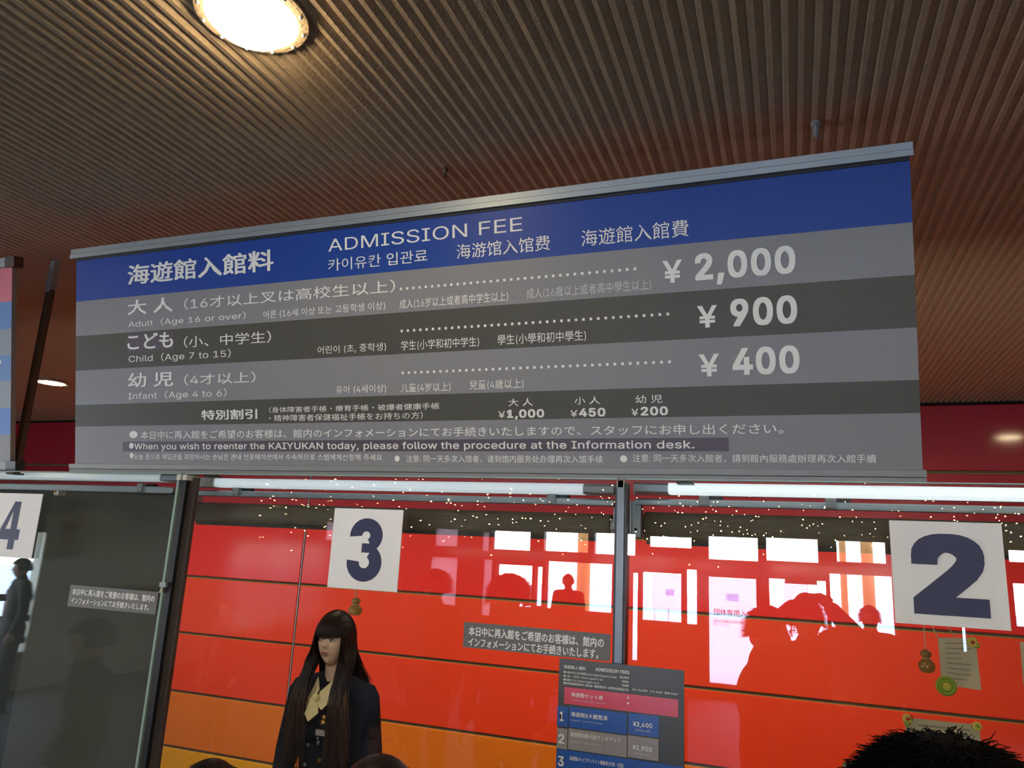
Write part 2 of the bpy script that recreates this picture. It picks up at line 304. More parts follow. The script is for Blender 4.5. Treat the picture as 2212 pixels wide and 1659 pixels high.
# Latin outlines: advance width, then contours as x, y pairs, in 1/363 of the type size
OUTLINE = {
    'A': (240, [[8,0,101,254,138,254,231,0,198,0,144,151,132,186,116,239,123,239,106,185,95,151,43,0],[55,71,55,99,185,99,185,71]]),
    'B': (228, [[30,0,30,254,121,254,145,252,164,245,180,235,190,221,197,205,199,187,198,172,193,160,178,143,157,133,157,131,170,129,182,123,192,114,201,102,207,86,209,68,207,50,200,33,189,20,172,9,151,2,123,0],[62,29,122,29,148,31,165,40,175,53,178,68,176,81,171,92,163,102,153,109,140,114,124,115,62,115],[62,143,119,143,144,148,154,155,162,163,166,174,168,186,165,202,156,214,141,223,120,226,62,226]]),
    'C': (255, [[134,-3,103,1,75,12,52,32,35,58,24,90,20,127,24,165,35,197,52,223,75,242,103,254,134,258,170,252,186,245,201,236,214,224,224,209,232,193,236,174,204,174,195,197,179,214,158,224,134,228,111,225,92,216,75,202,62,182,54,157,52,127,54,97,63,72,75,53,92,38,112,29,134,26,158,30,179,40,195,57,204,80,236,80,232,62,224,45,214,31,201,19,187,9,170,2,153,-2]]),
    'D': (251, [[109,0,48,0,48,29,107,29,136,31,159,40,177,55,189,75,197,99,200,128,197,156,190,180,177,200,160,214,138,223,110,226,47,226,47,254,113,254,147,251,176,239,200,221,217,196,227,164,231,128,227,91,217,59,199,34,175,15,145,4],[62,254,62,0,30,0,30,254]]),
    'E': (209, [[30,0,30,254,186,254,186,226,62,226,62,143,178,143,178,114,62,114,62,29,188,29,188,0]]),
    'F': (205, [[30,0,30,254,185,254,185,226,62,226,62,139,173,139,173,111,62,111,62,0]]),
    'G': (260, [[134,-3,102,1,75,13,52,32,35,58,24,90,20,127,24,165,35,197,52,223,74,242,102,254,132,258,152,256,170,252,187,245,202,235,214,222,225,208,232,192,237,174,204,174,194,197,178,213,158,224,133,228,111,225,92,216,75,202,62,182,54,157,52,127,54,97,63,72,75,53,92,38,112,29,134,26,155,29,172,36,187,47,198,62,205,80,207,101,217,100,141,100,141,128,239,128,239,100,236,71,225,45,209,25,188,9,163,0]]),
    'H': (258, [[30,0,30,254,62,254,62,144,196,144,196,254,228,254,228,0,196,0,196,116,62,116,62,0]]),
    'I': (150, [[16,0,16,29,59,29,59,226,16,226,16,254,135,254,135,226,91,226,91,29,135,29,135,0]]),
    'K': (233, [[52,73,52,108,70,131,87,152,106,172,182,254,224,254,116,138,114,138],[30,0,30,254,62,254,62,167,62,112,62,97,62,0],[186,0,94,130,114,155,224,0]]),
    'L': (196, [[30,0,30,254,62,254,62,29,181,29,181,0]]),
    'M': (314, [[30,0,30,254,76,254,139,94,144,79,150,61,156,42,161,24,154,24,159,41,165,61,171,79,176,94,238,254,284,254,284,0,252,0,252,145,252,163,253,184,253,207,253,229,256,229,249,205,241,181,234,161,228,145,171,0,143,0,85,145,80,160,72,181,65,204,56,229,59,229,60,208,60,186,61,164,61,145,61,0]]),
    'N': (262, [[30,0,30,254,68,254,172,91,181,75,194,53,207,27,202,27,200,54,200,79,199,97,199,254,232,254,232,0,193,0,101,145,89,165,74,191,54,226,60,227,61,192,62,164,62,145,62,0]]),
    'O': (267, [[133,-3,103,1,75,12,52,32,35,58,24,90,20,127,24,165,35,197,52,223,75,242,103,254,133,258,164,254,192,242,215,223,232,197,243,165,247,127,243,90,232,58,215,32,192,12,164,1],[133,26,155,29,175,38,191,52,204,72,212,97,215,127,212,157,204,182,191,202,175,216,155,225,133,228,112,225,92,216,75,202,63,182,54,157,52,127,54,97,63,72,75,52,92,38,112,29]]),
    'P': (222, [[30,0,30,254,118,254,144,252,166,244,183,231,195,215,202,195,204,174,202,152,195,133,183,116,166,104,144,96,118,93,55,93,55,121,116,121,134,123,149,128,159,136,167,147,171,160,172,174,171,188,167,201,159,211,148,219,134,224,116,226,62,226,62,0]]),
    'Q': (267, [[123,80,156,80,185,42,192,32,234,-24,200,-24,173,13,166,23],[133,-3,103,1,75,12,52,32,35,58,24,90,20,127,24,165,35,197,52,223,75,242,103,254,133,258,164,254,192,242,215,223,232,197,243,165,247,127,243,90,232,58,215,32,192,12,164,1],[133,26,155,29,175,38,191,52,204,72,212,97,215,127,212,157,204,182,191,202,175,216,155,225,133,228,112,225,92,216,75,202,63,182,54,157,52,127,54,97,63,72,75,52,92,38,112,29]]),
    'R': (224, [[30,0,30,254,118,254,145,252,167,244,183,232,195,217,202,198,205,176,202,154,195,136,183,120,166,109,145,101,118,99,48,99,48,128,117,128,135,129,149,133,160,141,167,150,171,162,173,176,171,190,167,202,159,212,149,220,134,224,116,226,62,226,62,0],[177,0,115,115,151,115,214,0]]),
    'S': (223, [[112,-4,86,-2,64,5,46,15,32,30,23,48,19,68,52,68,55,55,62,44,71,35,83,29,112,25,128,26,143,30,155,37,165,46,171,57,173,70,171,81,166,89,148,102,122,111,92,120,64,130,43,145,30,163,26,186,29,206,37,224,51,238,69,249,90,256,114,258,137,256,158,249,175,238,189,224,197,208,200,189,169,189,163,206,151,219,134,227,112,229,97,228,84,224,73,218,64,209,59,199,58,188,60,176,65,167,85,154,106,147,132,140,156,132,179,119,197,99,202,85,204,69,201,50,193,32,180,17,162,5,139,-2]]),
    'T': (224, [[16,226,16,254,208,254,208,226,128,226,128,0,96,0,96,226]]),
    'U': (259, [[129,-4,101,-1,77,8,57,22,42,40,33,62,30,87,30,254,62,254,62,89,64,72,70,57,80,44,94,34,110,28,129,26,149,28,165,34,179,44,188,57,194,72,196,89,196,254,229,254,229,87,226,62,216,40,201,22,182,8,157,-1]]),
    'W': (343, [[78,0,8,254,41,254,82,98,88,73,93,47,98,20,95,20,100,47,106,73,112,98,153,254,190,254,231,98,237,73,243,47,249,20,244,20,249,47,255,73,261,98,302,254,335,254,265,0,228,0,184,161,176,196,168,237,175,237,167,197,159,161,115,0]]),
    'Y': (236, [[102,0,102,104,8,254,46,254,96,172,111,146,125,115,112,115,126,146,140,172,191,254,228,254,134,104,134,0]]),
    'Z': (219, [[21,0,21,23,137,193,153,215,170,238,174,227,143,226,111,226,20,226,20,254,198,254,198,231,84,64,67,40,49,17,45,27,76,28,107,29,200,29,200,0]]),
    'a': (195, [[80,-4,63,-3,47,2,34,11,24,22,17,37,15,54,17,69,22,80,29,90,39,97,63,105,89,110,117,113,133,117,136,121,138,127,138,128,133,148,120,161,98,165,75,161,59,150,50,137,20,146,29,161,39,173,52,182,66,188,97,192,119,190,143,180,153,172,161,160,167,145,168,126,168,0,138,0,138,26,136,26,126,12,108,1],[85,23,101,24,114,29,124,37,132,47,136,57,138,69,138,95,130,91,116,88,100,86,88,84,67,79,52,70,47,62,46,52,51,36,65,26]]),
    'b': (212, [[115,-4,99,-3,86,2,69,16,59,29,56,29,56,0,26,0,26,254,57,254,57,160,59,160,69,173,86,186,98,191,115,192,137,189,156,180,173,166,185,146,193,122,195,94,193,66,185,42,173,23,157,8,137,-1],[110,23,126,26,140,33,150,44,158,58,163,75,164,95,163,114,158,131,150,145,140,156,126,163,110,165,94,163,81,156,70,145,62,131,58,114,56,95,58,75,63,58,70,43,81,32,94,26]]),
    'c': (198, [[104,-4,79,-1,58,8,41,23,28,43,20,66,17,94,20,122,28,146,41,165,58,180,79,189,104,192,130,189,153,178,170,161,181,138,151,131,145,145,135,155,121,162,104,165,86,162,73,155,62,144,54,129,50,112,48,94,50,75,54,59,62,44,73,33,86,26,104,23,121,26,135,33,146,44,152,59,181,51,171,28,153,11,130,0]]),
    'd': (212, [[98,-4,75,-1,56,8,40,23,27,42,20,66,17,94,20,122,27,146,40,166,56,180,75,189,98,192,114,191,126,186,144,173,153,160,155,160,155,254,186,254,186,0,156,0,156,29,153,29,143,16,126,2,114,-3],[102,23,118,26,132,32,142,43,150,58,154,75,156,95,154,114,150,131,142,145,132,156,118,163,102,165,86,163,72,156,62,145,54,131,50,114,48,95,50,75,54,58,62,44,73,33,86,26]]),
    'e': (202, [[106,-4,80,-1,58,8,41,23,28,42,20,66,17,93,20,121,28,145,40,165,58,180,78,189,103,192,133,187,147,180,160,170,170,157,179,141,184,121,186,97,186,85,37,85,37,110,169,110,155,101,153,119,149,134,141,147,131,157,118,163,103,165,87,163,73,157,62,147,54,135,50,121,48,105,48,89,50,69,55,53,64,40,76,31,90,25,106,23,127,26,143,36,153,53,182,45,177,32,168,20,156,10,141,2,125,-3]]),
    'f': (127, [[114,190,114,164,3,164,3,190],[40,0,40,216,42,231,48,243,57,252,68,259,94,265,111,263,121,260,114,234,107,236,97,237,85,235,77,230,72,221,71,209,71,0]]),
    'g': (213, [[103,-75,84,-74,67,-70,41,-55,25,-35,51,-20,61,-33,77,-44,103,-49,124,-46,141,-38,152,-23,156,-3,156,34,153,34,143,21,126,8,114,4,97,2,76,5,56,13,40,27,28,45,20,68,17,96,20,123,27,147,40,166,56,180,76,189,98,192,114,191,127,186,144,173,154,159,157,159,157,190,186,190,186,-4,183,-27,175,-45,162,-59,145,-68,125,-73],[102,30,118,32,132,38,142,47,150,61,155,77,156,96,155,115,150,132,142,146,132,156,119,163,102,165,86,163,73,156,62,145,54,131,50,115,48,96,50,78,54,61,62,48,73,38,86,32]]),
    'h': (205, [[57,113,57,0,26,0,26,254,57,254,57,144,51,144,62,166,76,181,94,189,114,192,132,190,148,184,161,174,170,160,177,142,179,120,179,0,148,0,148,118,145,137,136,152,123,161,105,165,92,163,80,159,71,151,63,141,58,129]]),
    'i': (83, [[26,0,26,190,57,190,57,0],[42,221,34,223,27,227,22,234,21,242,22,249,27,256,34,260,42,262,50,260,57,256,62,249,63,242,62,234,57,227,50,223]]),
    'j': (83, [[26,190,57,190,57,-15,55,-31,51,-45,43,-56,32,-65,19,-70,2,-71,-5,-71,-5,-43,1,-43,12,-42,20,-36,25,-27,26,-15],[42,221,34,223,27,227,22,234,20,242,22,249,27,256,34,260,42,262,50,260,57,256,61,249,63,242,61,234,57,227,50,223]]),
    'k': (190, [[55,68,55,106,60,106,142,190,180,190,92,100,89,100],[26,0,26,254,57,254,57,0],[147,0,74,93,96,114,186,0]]),
    'l': (95, [[70,-1,50,2,37,10,29,24,26,42,26,254,57,254,57,49,60,31,65,27,73,26,80,26,85,27,90,1,81,0]]),
    'm': (305, [[26,0,26,190,56,190,56,148,54,148,59,162,66,173,86,188,110,193,129,190,144,180,154,166,160,147,156,147,161,160,169,172,190,187,218,193,234,191,249,186,261,177,270,164,276,148,278,128,278,0,248,0,248,127,245,145,236,156,224,163,209,165,197,164,187,160,173,145,168,124,168,0,137,0,137,130,134,144,126,156,115,163,100,165,79,160,70,154,63,145,58,133,57,119,57,0]]),
    'n': (205, [[57,113,57,0,26,0,26,190,56,190,56,144,51,144,62,166,76,181,94,189,114,192,132,190,147,184,160,174,170,160,176,142,179,120,179,0,148,0,148,118,145,137,136,152,123,161,105,165,92,163,80,159,71,151,63,141,58,129]]),
    'o': (208, [[104,-4,79,-1,58,8,41,23,28,43,20,66,17,94,20,122,28,146,41,165,58,180,79,189,104,192,128,189,149,180,167,165,180,146,188,122,191,94,188,66,180,43,167,23,149,8,128,-1],[104,23,121,26,135,33,146,44,154,59,158,75,160,94,158,112,154,129,146,144,135,155,121,162,104,165,86,162,73,155,62,144,54,129,50,112,48,94,50,75,54,59,62,44,73,33,86,26]]),
    'p': (212, [[26,-71,26,190,56,190,56,160,59,160,69,173,86,186,98,191,115,192,137,189,156,180,173,166,185,146,193,122,195,94,193,66,185,42,173,23,157,8,137,-1,115,-4,99,-3,86,2,69,16,59,29,57,29,57,-71],[110,23,126,26,140,33,150,44,158,58,163,75,164,95,163,114,158,131,150,145,140,156,126,163,110,165,94,163,81,156,70,145,62,131,58,114,56,95,58,75,63,58,70,43,81,32,94,26]]),
    'r': (130, [[26,0,26,190,56,190,56,160,58,160,65,173,76,184,90,190,107,192,115,192,122,192,122,161,115,162,103,163,91,161,80,157,70,151,63,142,58,131,57,118,57,0]]),
    's': (182, [[91,-4,72,-3,56,2,42,9,31,19,23,32,18,47,47,53,53,40,62,30,75,25,91,23,108,25,122,31,131,40,134,51,132,60,127,68,118,74,106,78,75,85,52,93,36,104,27,119,23,137,26,152,33,166,43,177,58,185,74,190,94,192,112,191,127,186,140,179,149,170,162,145,134,139,129,149,121,158,110,164,94,166,78,164,65,158,57,150,54,139,56,129,62,122,86,111,115,105,137,97,153,86,162,71,166,53,163,37,156,24,145,12,130,3,112,-2]]),
    't': (114, [[102,190,102,164,3,164,3,190],[32,236,63,236,63,49,64,38,68,31,75,26,85,25,93,26,101,27,107,1,96,-1,84,-2,62,1,46,11,36,26,32,46]]),
    'u': (205, [[91,-3,73,-1,57,5,44,15,35,29,28,47,26,69,26,190,57,190,57,72,60,52,68,37,82,28,100,25,113,27,125,31,134,38,142,48,146,61,148,76,148,190,179,190,179,0,149,0,149,46,154,46,143,23,129,8,111,0]]),
    'v': (195, [[81,0,9,190,42,190,83,78,93,43,103,10,92,10,101,43,112,78,152,190,186,190,113,0]]),
    'w': (284, [[69,0,11,190,44,190,67,107,77,68,88,21,82,21,93,67,103,107,126,190,158,190,181,107,191,68,201,21,196,21,206,68,217,107,240,190,272,190,215,0,184,0,159,86,152,112,145,140,138,169,145,169,138,140,131,112,124,86,99,0]]),
    'x': (189, [[10,0,86,109,86,86,14,190,50,190,74,153,90,127,104,103,88,103,101,127,117,153,141,190,176,190,104,84,104,107,179,0,143,0,115,43,100,68,86,91,102,91,89,68,74,43,46,0]]),
    'y': (195, [[24,-69,31,-43,36,-44,52,-44,65,-37,75,-18,81,-1,9,190,42,190,83,78,93,43,103,10,92,10,101,43,112,78,153,190,186,190,102,-29,88,-54,70,-68,46,-73,32,-72]]),
    'z': (190, [[21,0,21,23,127,160,127,161,24,161,24,190,166,190,166,165,63,30,63,28,169,28,169,0]]),
    '0': (227, [[113,-3,87,0,65,12,47,31,34,57,27,89,24,127,27,165,35,197,48,223,65,242,87,254,113,258,139,254,161,242,179,223,192,197,200,165,203,127,200,89,192,57,179,31,162,12,140,0],[113,25,131,28,145,37,157,52,165,72,170,97,172,127,170,157,165,182,157,203,145,218,131,227,113,230,96,227,82,218,70,203,62,182,56,157,55,127,56,97,62,72,70,52,82,37,96,28]]),
    '1': (227, [[38,0,38,27,195,27,195,0],[138,254,138,0,106,0,106,224,105,224,43,179,43,213,99,254]]),
    '2': (227, [[32,0,32,24,117,114,141,141,155,163,160,186,159,198,154,209,146,218,137,224,112,230,98,228,86,224,77,216,69,207,65,195,64,181,33,181,35,202,43,221,55,237,72,248,91,255,112,258,134,255,153,248,169,237,181,223,188,205,191,186,185,159,168,129,133,90,76,30,76,28,195,28,195,0]]),
    '3': (227, [[109,-3,87,-1,66,5,49,15,35,29,26,46,22,66,55,66,57,54,63,44,72,35,83,30,109,25,138,30,149,37,157,46,163,58,165,72,163,86,158,98,150,109,137,117,121,122,101,124,78,124,78,150,144,224,144,226,35,226,35,254,186,254,186,230,106,139,106,144,132,144,154,138,172,127,185,111,194,93,196,72,194,51,185,33,172,18,154,6,133,-1]]),
    '4': (227, [[20,53,20,79,123,254,155,254,54,83,54,81,207,81,207,53],[141,0,141,61,141,73,141,159,171,159,171,0]]),
    '5': (227, [[111,-3,89,-1,70,6,54,16,41,30,33,47,30,65,61,65,64,54,69,44,87,30,111,25,125,27,138,32,149,41,157,52,162,66,164,81,162,97,157,111,148,122,137,131,124,137,109,138,84,134,64,123,34,126,48,254,183,254,183,226,75,226,67,151,68,151,89,162,115,167,131,165,147,160,161,153,172,143,182,130,189,116,194,99,195,82,193,58,184,38,171,21,154,8,134,-1]]),
    '6': (227, [[113,-3,91,-1,71,7,55,20,42,37,34,58,32,81,34,100,40,119,69,170,126,254,161,254,75,131,73,131,83,144,98,153,117,157,139,155,158,147,173,136,185,120,192,101,194,79,192,56,184,36,171,20,155,7,135,-1],[113,24,127,26,139,31,149,40,157,51,162,64,164,79,162,94,157,107,149,118,139,126,127,131,113,133,99,131,87,126,77,118,69,107,64,94,62,79,64,64,69,51,77,40,87,31,99,26]]),
    '7': (227, [[48,0,162,224,162,226,31,226,31,254,195,254,195,224,82,0]]),
    '8': (227, [[113,-3,89,-1,68,6,50,17,37,31,29,48,26,68,28,83,33,98,40,110,51,121,63,128,76,132,76,133,59,141,46,154,38,171,35,190,38,209,45,225,57,239,73,249,92,256,113,258,134,256,153,249,169,239,181,225,188,209,191,190,188,171,180,154,167,141,150,133,150,132,164,128,176,121,186,110,194,98,199,83,200,68,198,48,189,31,176,17,158,6,137,-1],[113,25,129,26,142,30,153,37,161,46,167,57,168,69,167,83,161,94,153,104,141,111,128,116,113,118,98,116,85,111,73,104,65,94,59,83,58,69,59,57,64,46,73,37,84,30,97,26],[113,145,137,150,146,157,154,165,158,176,160,188,158,200,154,210,147,218,138,225,113,230,89,225,79,218,72,210,68,200,66,188,68,176,72,165,79,157,89,150]]),
    '9': (227, [[113,258,135,255,155,247,171,234,184,217,192,197,194,173,192,155,186,135,158,84,100,0,65,0,151,124,154,124,144,111,128,101,109,97,87,100,69,107,53,119,41,134,34,154,32,176,34,198,42,218,55,235,71,247,91,255],[113,230,99,228,87,223,77,215,69,204,64,191,63,176,64,161,69,148,77,137,87,129,99,123,113,122,127,123,139,129,149,137,157,147,162,160,164,175,162,190,157,204,150,215,139,223,127,228]]),
    '.': (94, [[48,-2,39,-1,31,4,26,12,25,20,26,29,31,37,39,42,48,43,56,42,64,37,69,29,71,20,69,12,64,4,56,-1]]),
    ',': (94, [[19,-60,34,36,68,36,42,-60]]),
    '&': (224, [[98,-3,75,-1,55,6,39,17,27,31,20,48,17,67,19,82,24,95,42,117,70,139,108,168,118,176,127,187,131,202,129,214,123,223,113,228,101,230,84,227,73,216,68,199,73,182,84,164,102,142,219,0,182,0,86,116,61,146,44,172,39,185,38,199,40,215,45,229,55,241,67,249,82,255,100,257,118,255,133,249,145,241,154,230,160,217,162,202,158,181,146,162,128,146,77,109,55,87,50,77,48,66,50,54,55,44,62,35,72,29,83,25,96,23,111,25,126,30,151,48,160,61,168,76,173,93,174,112,204,112,202,90,198,72,185,46,173,31,166,23,153,12,136,3,117,-2]]),
    '+': (227, [[99,17,99,182,128,182,128,17],[31,86,31,113,195,113,195,86]]),
    '(': (137, [[45,103,50,162,66,221,88,270,118,270,95,214,81,157,76,103,80,57,94,8,118,-48,88,-48,69,-11,56,27,47,66]]),
    ')': (137, [[19,-48,43,9,57,58,61,103,56,157,41,214,19,270,48,270,71,221,86,162,92,103,89,65,81,27,67,-11,48,-48]]),
    '¥': (191, [[40,254,104,114,80,102,4,254],[87,114,151,254,187,254,111,102],[112,133,112,0,80,0,80,133],[167,127,167,104,24,104,24,127],[167,78,167,55,24,55,24,78]]),
}
LATIN = {c: (w / 363, [[(q[i] / 363, q[i + 1] / 363) for i in range(0, len(q), 2)] for q in cs]) for c, (w, cs) in OUTLINE.items()}
_cache = {}
def _curve_mesh(c):
    o = bpy.data.objects.new('lettering', c); COL.objects.link(o)
    me = bpy.data.meshes.new_from_object(o)
    n = len(me.vertices); co = np.empty(n * 3); me.vertices.foreach_get('co', co); co = co.reshape(-1, 3)[:, :2].copy()
    faces = [tuple(p.vertices) for p in me.polygons]
    bpy.data.objects.remove(o); bpy.data.curves.remove(c); bpy.data.meshes.remove(me)
    return co, faces
def latin_mesh(ch, weight):
    """one Latin character from its outlines, emboldened by offsetting; overlapping strokes are filled one by one"""
    if (ch, weight) not in _cache:
        polys = LATIN[ch][1]
        area = [sum(p[k][0] * p[(k + 1) % len(p)][1] - p[(k + 1) % len(p)][0] * p[k][1] for k in range(len(p))) for p in polys]
        sign = 1 if max(area, key=abs) > 0 else -1
        outer = [p for p, a in zip(polys, area) if a * sign > 0]; inner = [p for p, a in zip(polys, area) if a * sign < 0]
        box = lambda p: (min(q[0] for q in p), min(q[1] for q in p), max(q[0] for q in p), max(q[1] for q in p))
        V = []; F = []; Z = []
        for k, p in enumerate(outer):
            b = box(p); mine = []
            for h in inner:
                hb = box(h)
                if hb[0] >= b[0] and hb[1] >= b[1] and hb[2] <= b[2] and hb[3] <= b[3]: mine.append(h)
            c = bpy.data.curves.new('lettering', 'CURVE'); c.dimensions = '2D'; c.fill_mode = 'BOTH'; c.offset = weight
            for poly in [p] + mine:
                sp = c.splines.new('POLY'); sp.points.add(len(poly) - 1); sp.use_cyclic_u = True
                for q, r in zip(sp.points, poly): q.co = (r[0], r[1], 0, 1)
            co, fs = _curve_mesh(c); n = len(V)
            V += [tuple(q) for q in co]; F += [tuple(x + n for x in f) for f in fs]; Z += [k] * len(co)
        _cache[(ch, weight)] = (V, F, Z)
    return _cache[(ch, weight)]
def text_mesh(body, weight):
    """returns layers: list of (points, faces); east-asian runs are emboldened with shifted copies"""
    runs = []; 
    for ch in body:
        k = 'L' if (ch in LATIN or (ch == ' ' and runs and runs[-1][0] == 'L')) else 'A'
        if runs and runs[-1][0] == k: runs[-1][1] += ch
        else: runs.append([k, ch])
    x = 0.0; V = []; F = []; Z = []
    def put(co, fs, dx, dy, z):
        n = len(V); V.extend([(p[0] + dx, p[1] + dy) for p in co]); Z.extend(z if isinstance(z, list) else [z] * len(co)); F.extend([tuple(i + n for i in f) for f in fs])
    for k, t in runs:
        if k == 'L':
            for ch in t:
                if ch == ' ': x += 0.28; continue
                wo = min(weight, .018); g = max(0.0, weight - .018); co, fs, zz_ = latin_mesh(ch, wo)
                for q, (a, b) in enumerate(((-1, -.7), (1, -.7), (-1, .7), (1, .7)) if g > 0 else ((0, 0),)): put(co, fs, x + a * g, b * g, [z + 2 * q for z in zz_])
                x += LATIN[ch][0] + weight * 1.2
        else:
            if not t.strip(): x += 0.28 * len(t); continue
            key = ('A', t)
            if key not in _cache:
                c = bpy.data.curves.new('lettering', 'FONT'); c.body = t; c.resolution_u = 2
                _cache[key] = _curve_mesh(c)
            co, fs = _cache[key]
            w = max(weight, 0)
            if w < .003: put(co, fs, x, 0, 0)
            else:
                for q, (a, b) in enumerate(((-1, -.6), (1, -.6), (-1, .6), (1, .6))): put(co, fs, x + a * w, b * w, q)
            adv = sum(1.0 if ord(c_) > 0x2e00 and not 0xac00 <= ord(c_) < 0xd7b0 else (.92 if 0xac00 <= ord(c_) < 0xd7b0 else .28) for c_ in t)
            x += adv if t[-1] != ' ' else adv
    return np.array(V), F, np.array(Z)
_ext = {}
def extent(s, weight):
    if (s, weight) not in _ext:
        co, _, _z = text_mesh(s, weight); _ext[(s, weight)] = (co[:, 1].min(), co[:, 1].max())
    return _ext[(s, weight)]
def text_uv(plane, body, u0, u1, v0, v1, m, parent, weight=0.0, n=0.0012, ref=None, name='lettering', mirror=False):
    co, faces, zl = text_mesh(body, weight)
    x0, x1 = co[:, 0].min(), co[:, 0].max()
    y0, y1 = extent(ref, weight) if ref else (co[:, 1].min(), co[:, 1].max())
    mb = MB()
    for (x, y), zq in zip(co, zl):
        t = (x - x0) / (x1 - x0)
        if mirror: t = 1 - t
        mb.v.append(tuple(plane.p(u0 + t * (u1 - u0), v0 + (y - y0) / (y1 - y0) * (v1 - v0), n + zq * .00012)))
    mb.f = [tuple(reversed(f)) for f in faces] if mirror else faces
    return obj(name, mb, m, parent, kind='stuff')
def text_px(plane, body, box, m, parent, weight=0.0, n=0.0012, ref=None, **k):
    """box = left x, top y, bottom y, right x, top y, bottom y of the inked area in the photograph"""
    xl, tl, bl, xr, tr, br = box
    ul, vtl = plane.uv(xl, tl); ul2, vbl = plane.uv(xl, bl); ur, vtr = plane.uv(xr, tr); ur2, vbr = plane.uv(xr, br)
    return text_uv(plane, body, (ul + ul2) / 2, (ur + ur2) / 2, (vbl + vbr) / 2, (vtl + vtr) / 2, m, parent, weight, n, ref, **k)

# ------------------------------------------------------------------ the room
root = obj('floor', MB().box(XL - 0.3, XR + 0.3, YF - 0.2, YW + 0.3, -0.2, 0), M['floor']); tag(root, kind='structure')

# ribbed ceiling: one corrugated sheet
def build_ceiling():
    P = 0.0307; n = int((XR - XL + 0.4) / P); prof = [(0.0, 0.0), (0.08, 0.0075), (0.45, 0.0085)]
    ys = list(np.arange(YF, YW + 0.01, 0.28)); ys[-1] = YW
    rnd = np.random.RandomState(3); V = []; F = []
    cols = [(XL - 0.2 + (k + a) * P, d) for k in range(n) for a, d in prof]
    base = np.array(cols)
    for y in ys:
        jx = rnd.normal(0, 0.0007, len(cols)); jz = rnd.normal(0, 0.0004, len(cols))
        for (x, d), a, b in zip(cols, jx, jz): V.append((x + a, y, HC + 0.012 - d + b))
    nc = len(cols)
    for j in range(len(ys) - 1):
        for i in range(nc - 1): F.append((j * nc + i, (j + 1) * nc + i, (j + 1) * nc + i + 1, j * nc + i + 1))
    mb = MB(); mb.v = V; mb.f = F
    mb.box(XL - 0.2, XR + 0.3, YF, YW + 0.2, HC + 0.03, HC + 0.2)
    o = obj('ceiling', mb, M['ceiling']); tag(o, kind='structure')
build_ceiling()

# back wall of enamel panels
wb = obj('wall_back', MB().box(XL, XR, YW + 0.02, YW + 0.22, 0, HC + 0.06), M['joint']); tag(wb, kind='structure')
zj = [at(2060, 1020, y=YW)[2], at(389, 1124, y=YW)[2], at(900, 1281, y=YW)[2], at(900, 1421, y=YW)[2], at(900, 1567, y=YW)[2], at(335, 1607, y=YW)[2]]
zs = [HC - 0.012] + zj + [0.0]
rows = ['rowA', 'rowA', 'rowC', 'rowD', 'rowD', 'rowF', 'rowG']
xs = [XL, at(648, 1250, y=YW)[0], 1.80, XR]
for r in range(7):
    for c in range(3):
        g = 0.010
        mb = MB(); x0, x1, z1, z0 = xs[c] + g, xs[c + 1] - g, zs[r] - g * (r > 0), zs[r + 1] + g * (r < 6)
        b = 0.004
        mb.add([(x0, YW + 0.02, z0), (x1, YW + 0.02, z0), (x1, YW + 0.02, z1), (x0, YW + 0.02, z1),
                (x0, YW + b, z0), (x1, YW + b, z0), (x1, YW + b, z1), (x0, YW + b, z1),
                (x0 + b, YW, z0 + b), (x1 - b, YW, z0 + b), (x1 - b, YW, z1 - b), (x0 + b, YW, z1 - b)],
               [(8, 9, 10, 11), (0, 1, 5, 4), (1, 2, 6, 5), (2, 3, 7, 6), (3, 0, 4, 7), (4, 5, 9, 8), (5, 6, 10, 9), (6, 7, 11, 10), (7, 4, 8, 11)])
        obj('panel', mb, M[rows[r]], wb)
for x in xs[1:3]:
    obj('joint_strip', MB().box(x - 0.004, x + 0.001, YW + 0.002, YW + 0.02, 0, HC - 0.02), M['alu'], wb)
for z in zj:
    obj('joint_strip', MB().box(XL, XR, YW + 0.010, YW + 0.021, z - 0.010, z - 0.006), M['joint_edge'], wb)
tr = obj('trim_1', MB().box(XL, XR, YW - 0.004, YW + 0.02, HC - 0.012, HC + 0.001), M['dark_trim']); tag(tr, kind='structure')

def wall_holes(axis, pos0, pos1, a0, a1, z0, z1, holes):
    A = sorted({a0, a1} | {h[0] for h in holes} | {h[1] for h in holes}); Z = sorted({z0, z1} | {h[2] for h in holes} | {h[3] for h in holes})
    mb = MB()
    for j in range(len(Z) - 1):
        run = None
        for i in range(len(A) - 1):
            ca, cz = (A[i] + A[i + 1]) / 2, (Z[j] + Z[j + 1]) / 2
            hole = any(h[0] < ca < h[1] and h[2] < cz < h[3] for h in holes)
            if not hole: run = (run[0], A[i + 1]) if run else (A[i], A[i + 1])
            if (hole or i == len(A) - 2) and run:
                if axis == 'y': mb.box(run[0], run[1], pos0, pos1, Z[j], Z[j + 1])
                else: mb.box(pos0, pos1, run[0], run[1], Z[j], Z[j + 1])
                run = None
    return mb

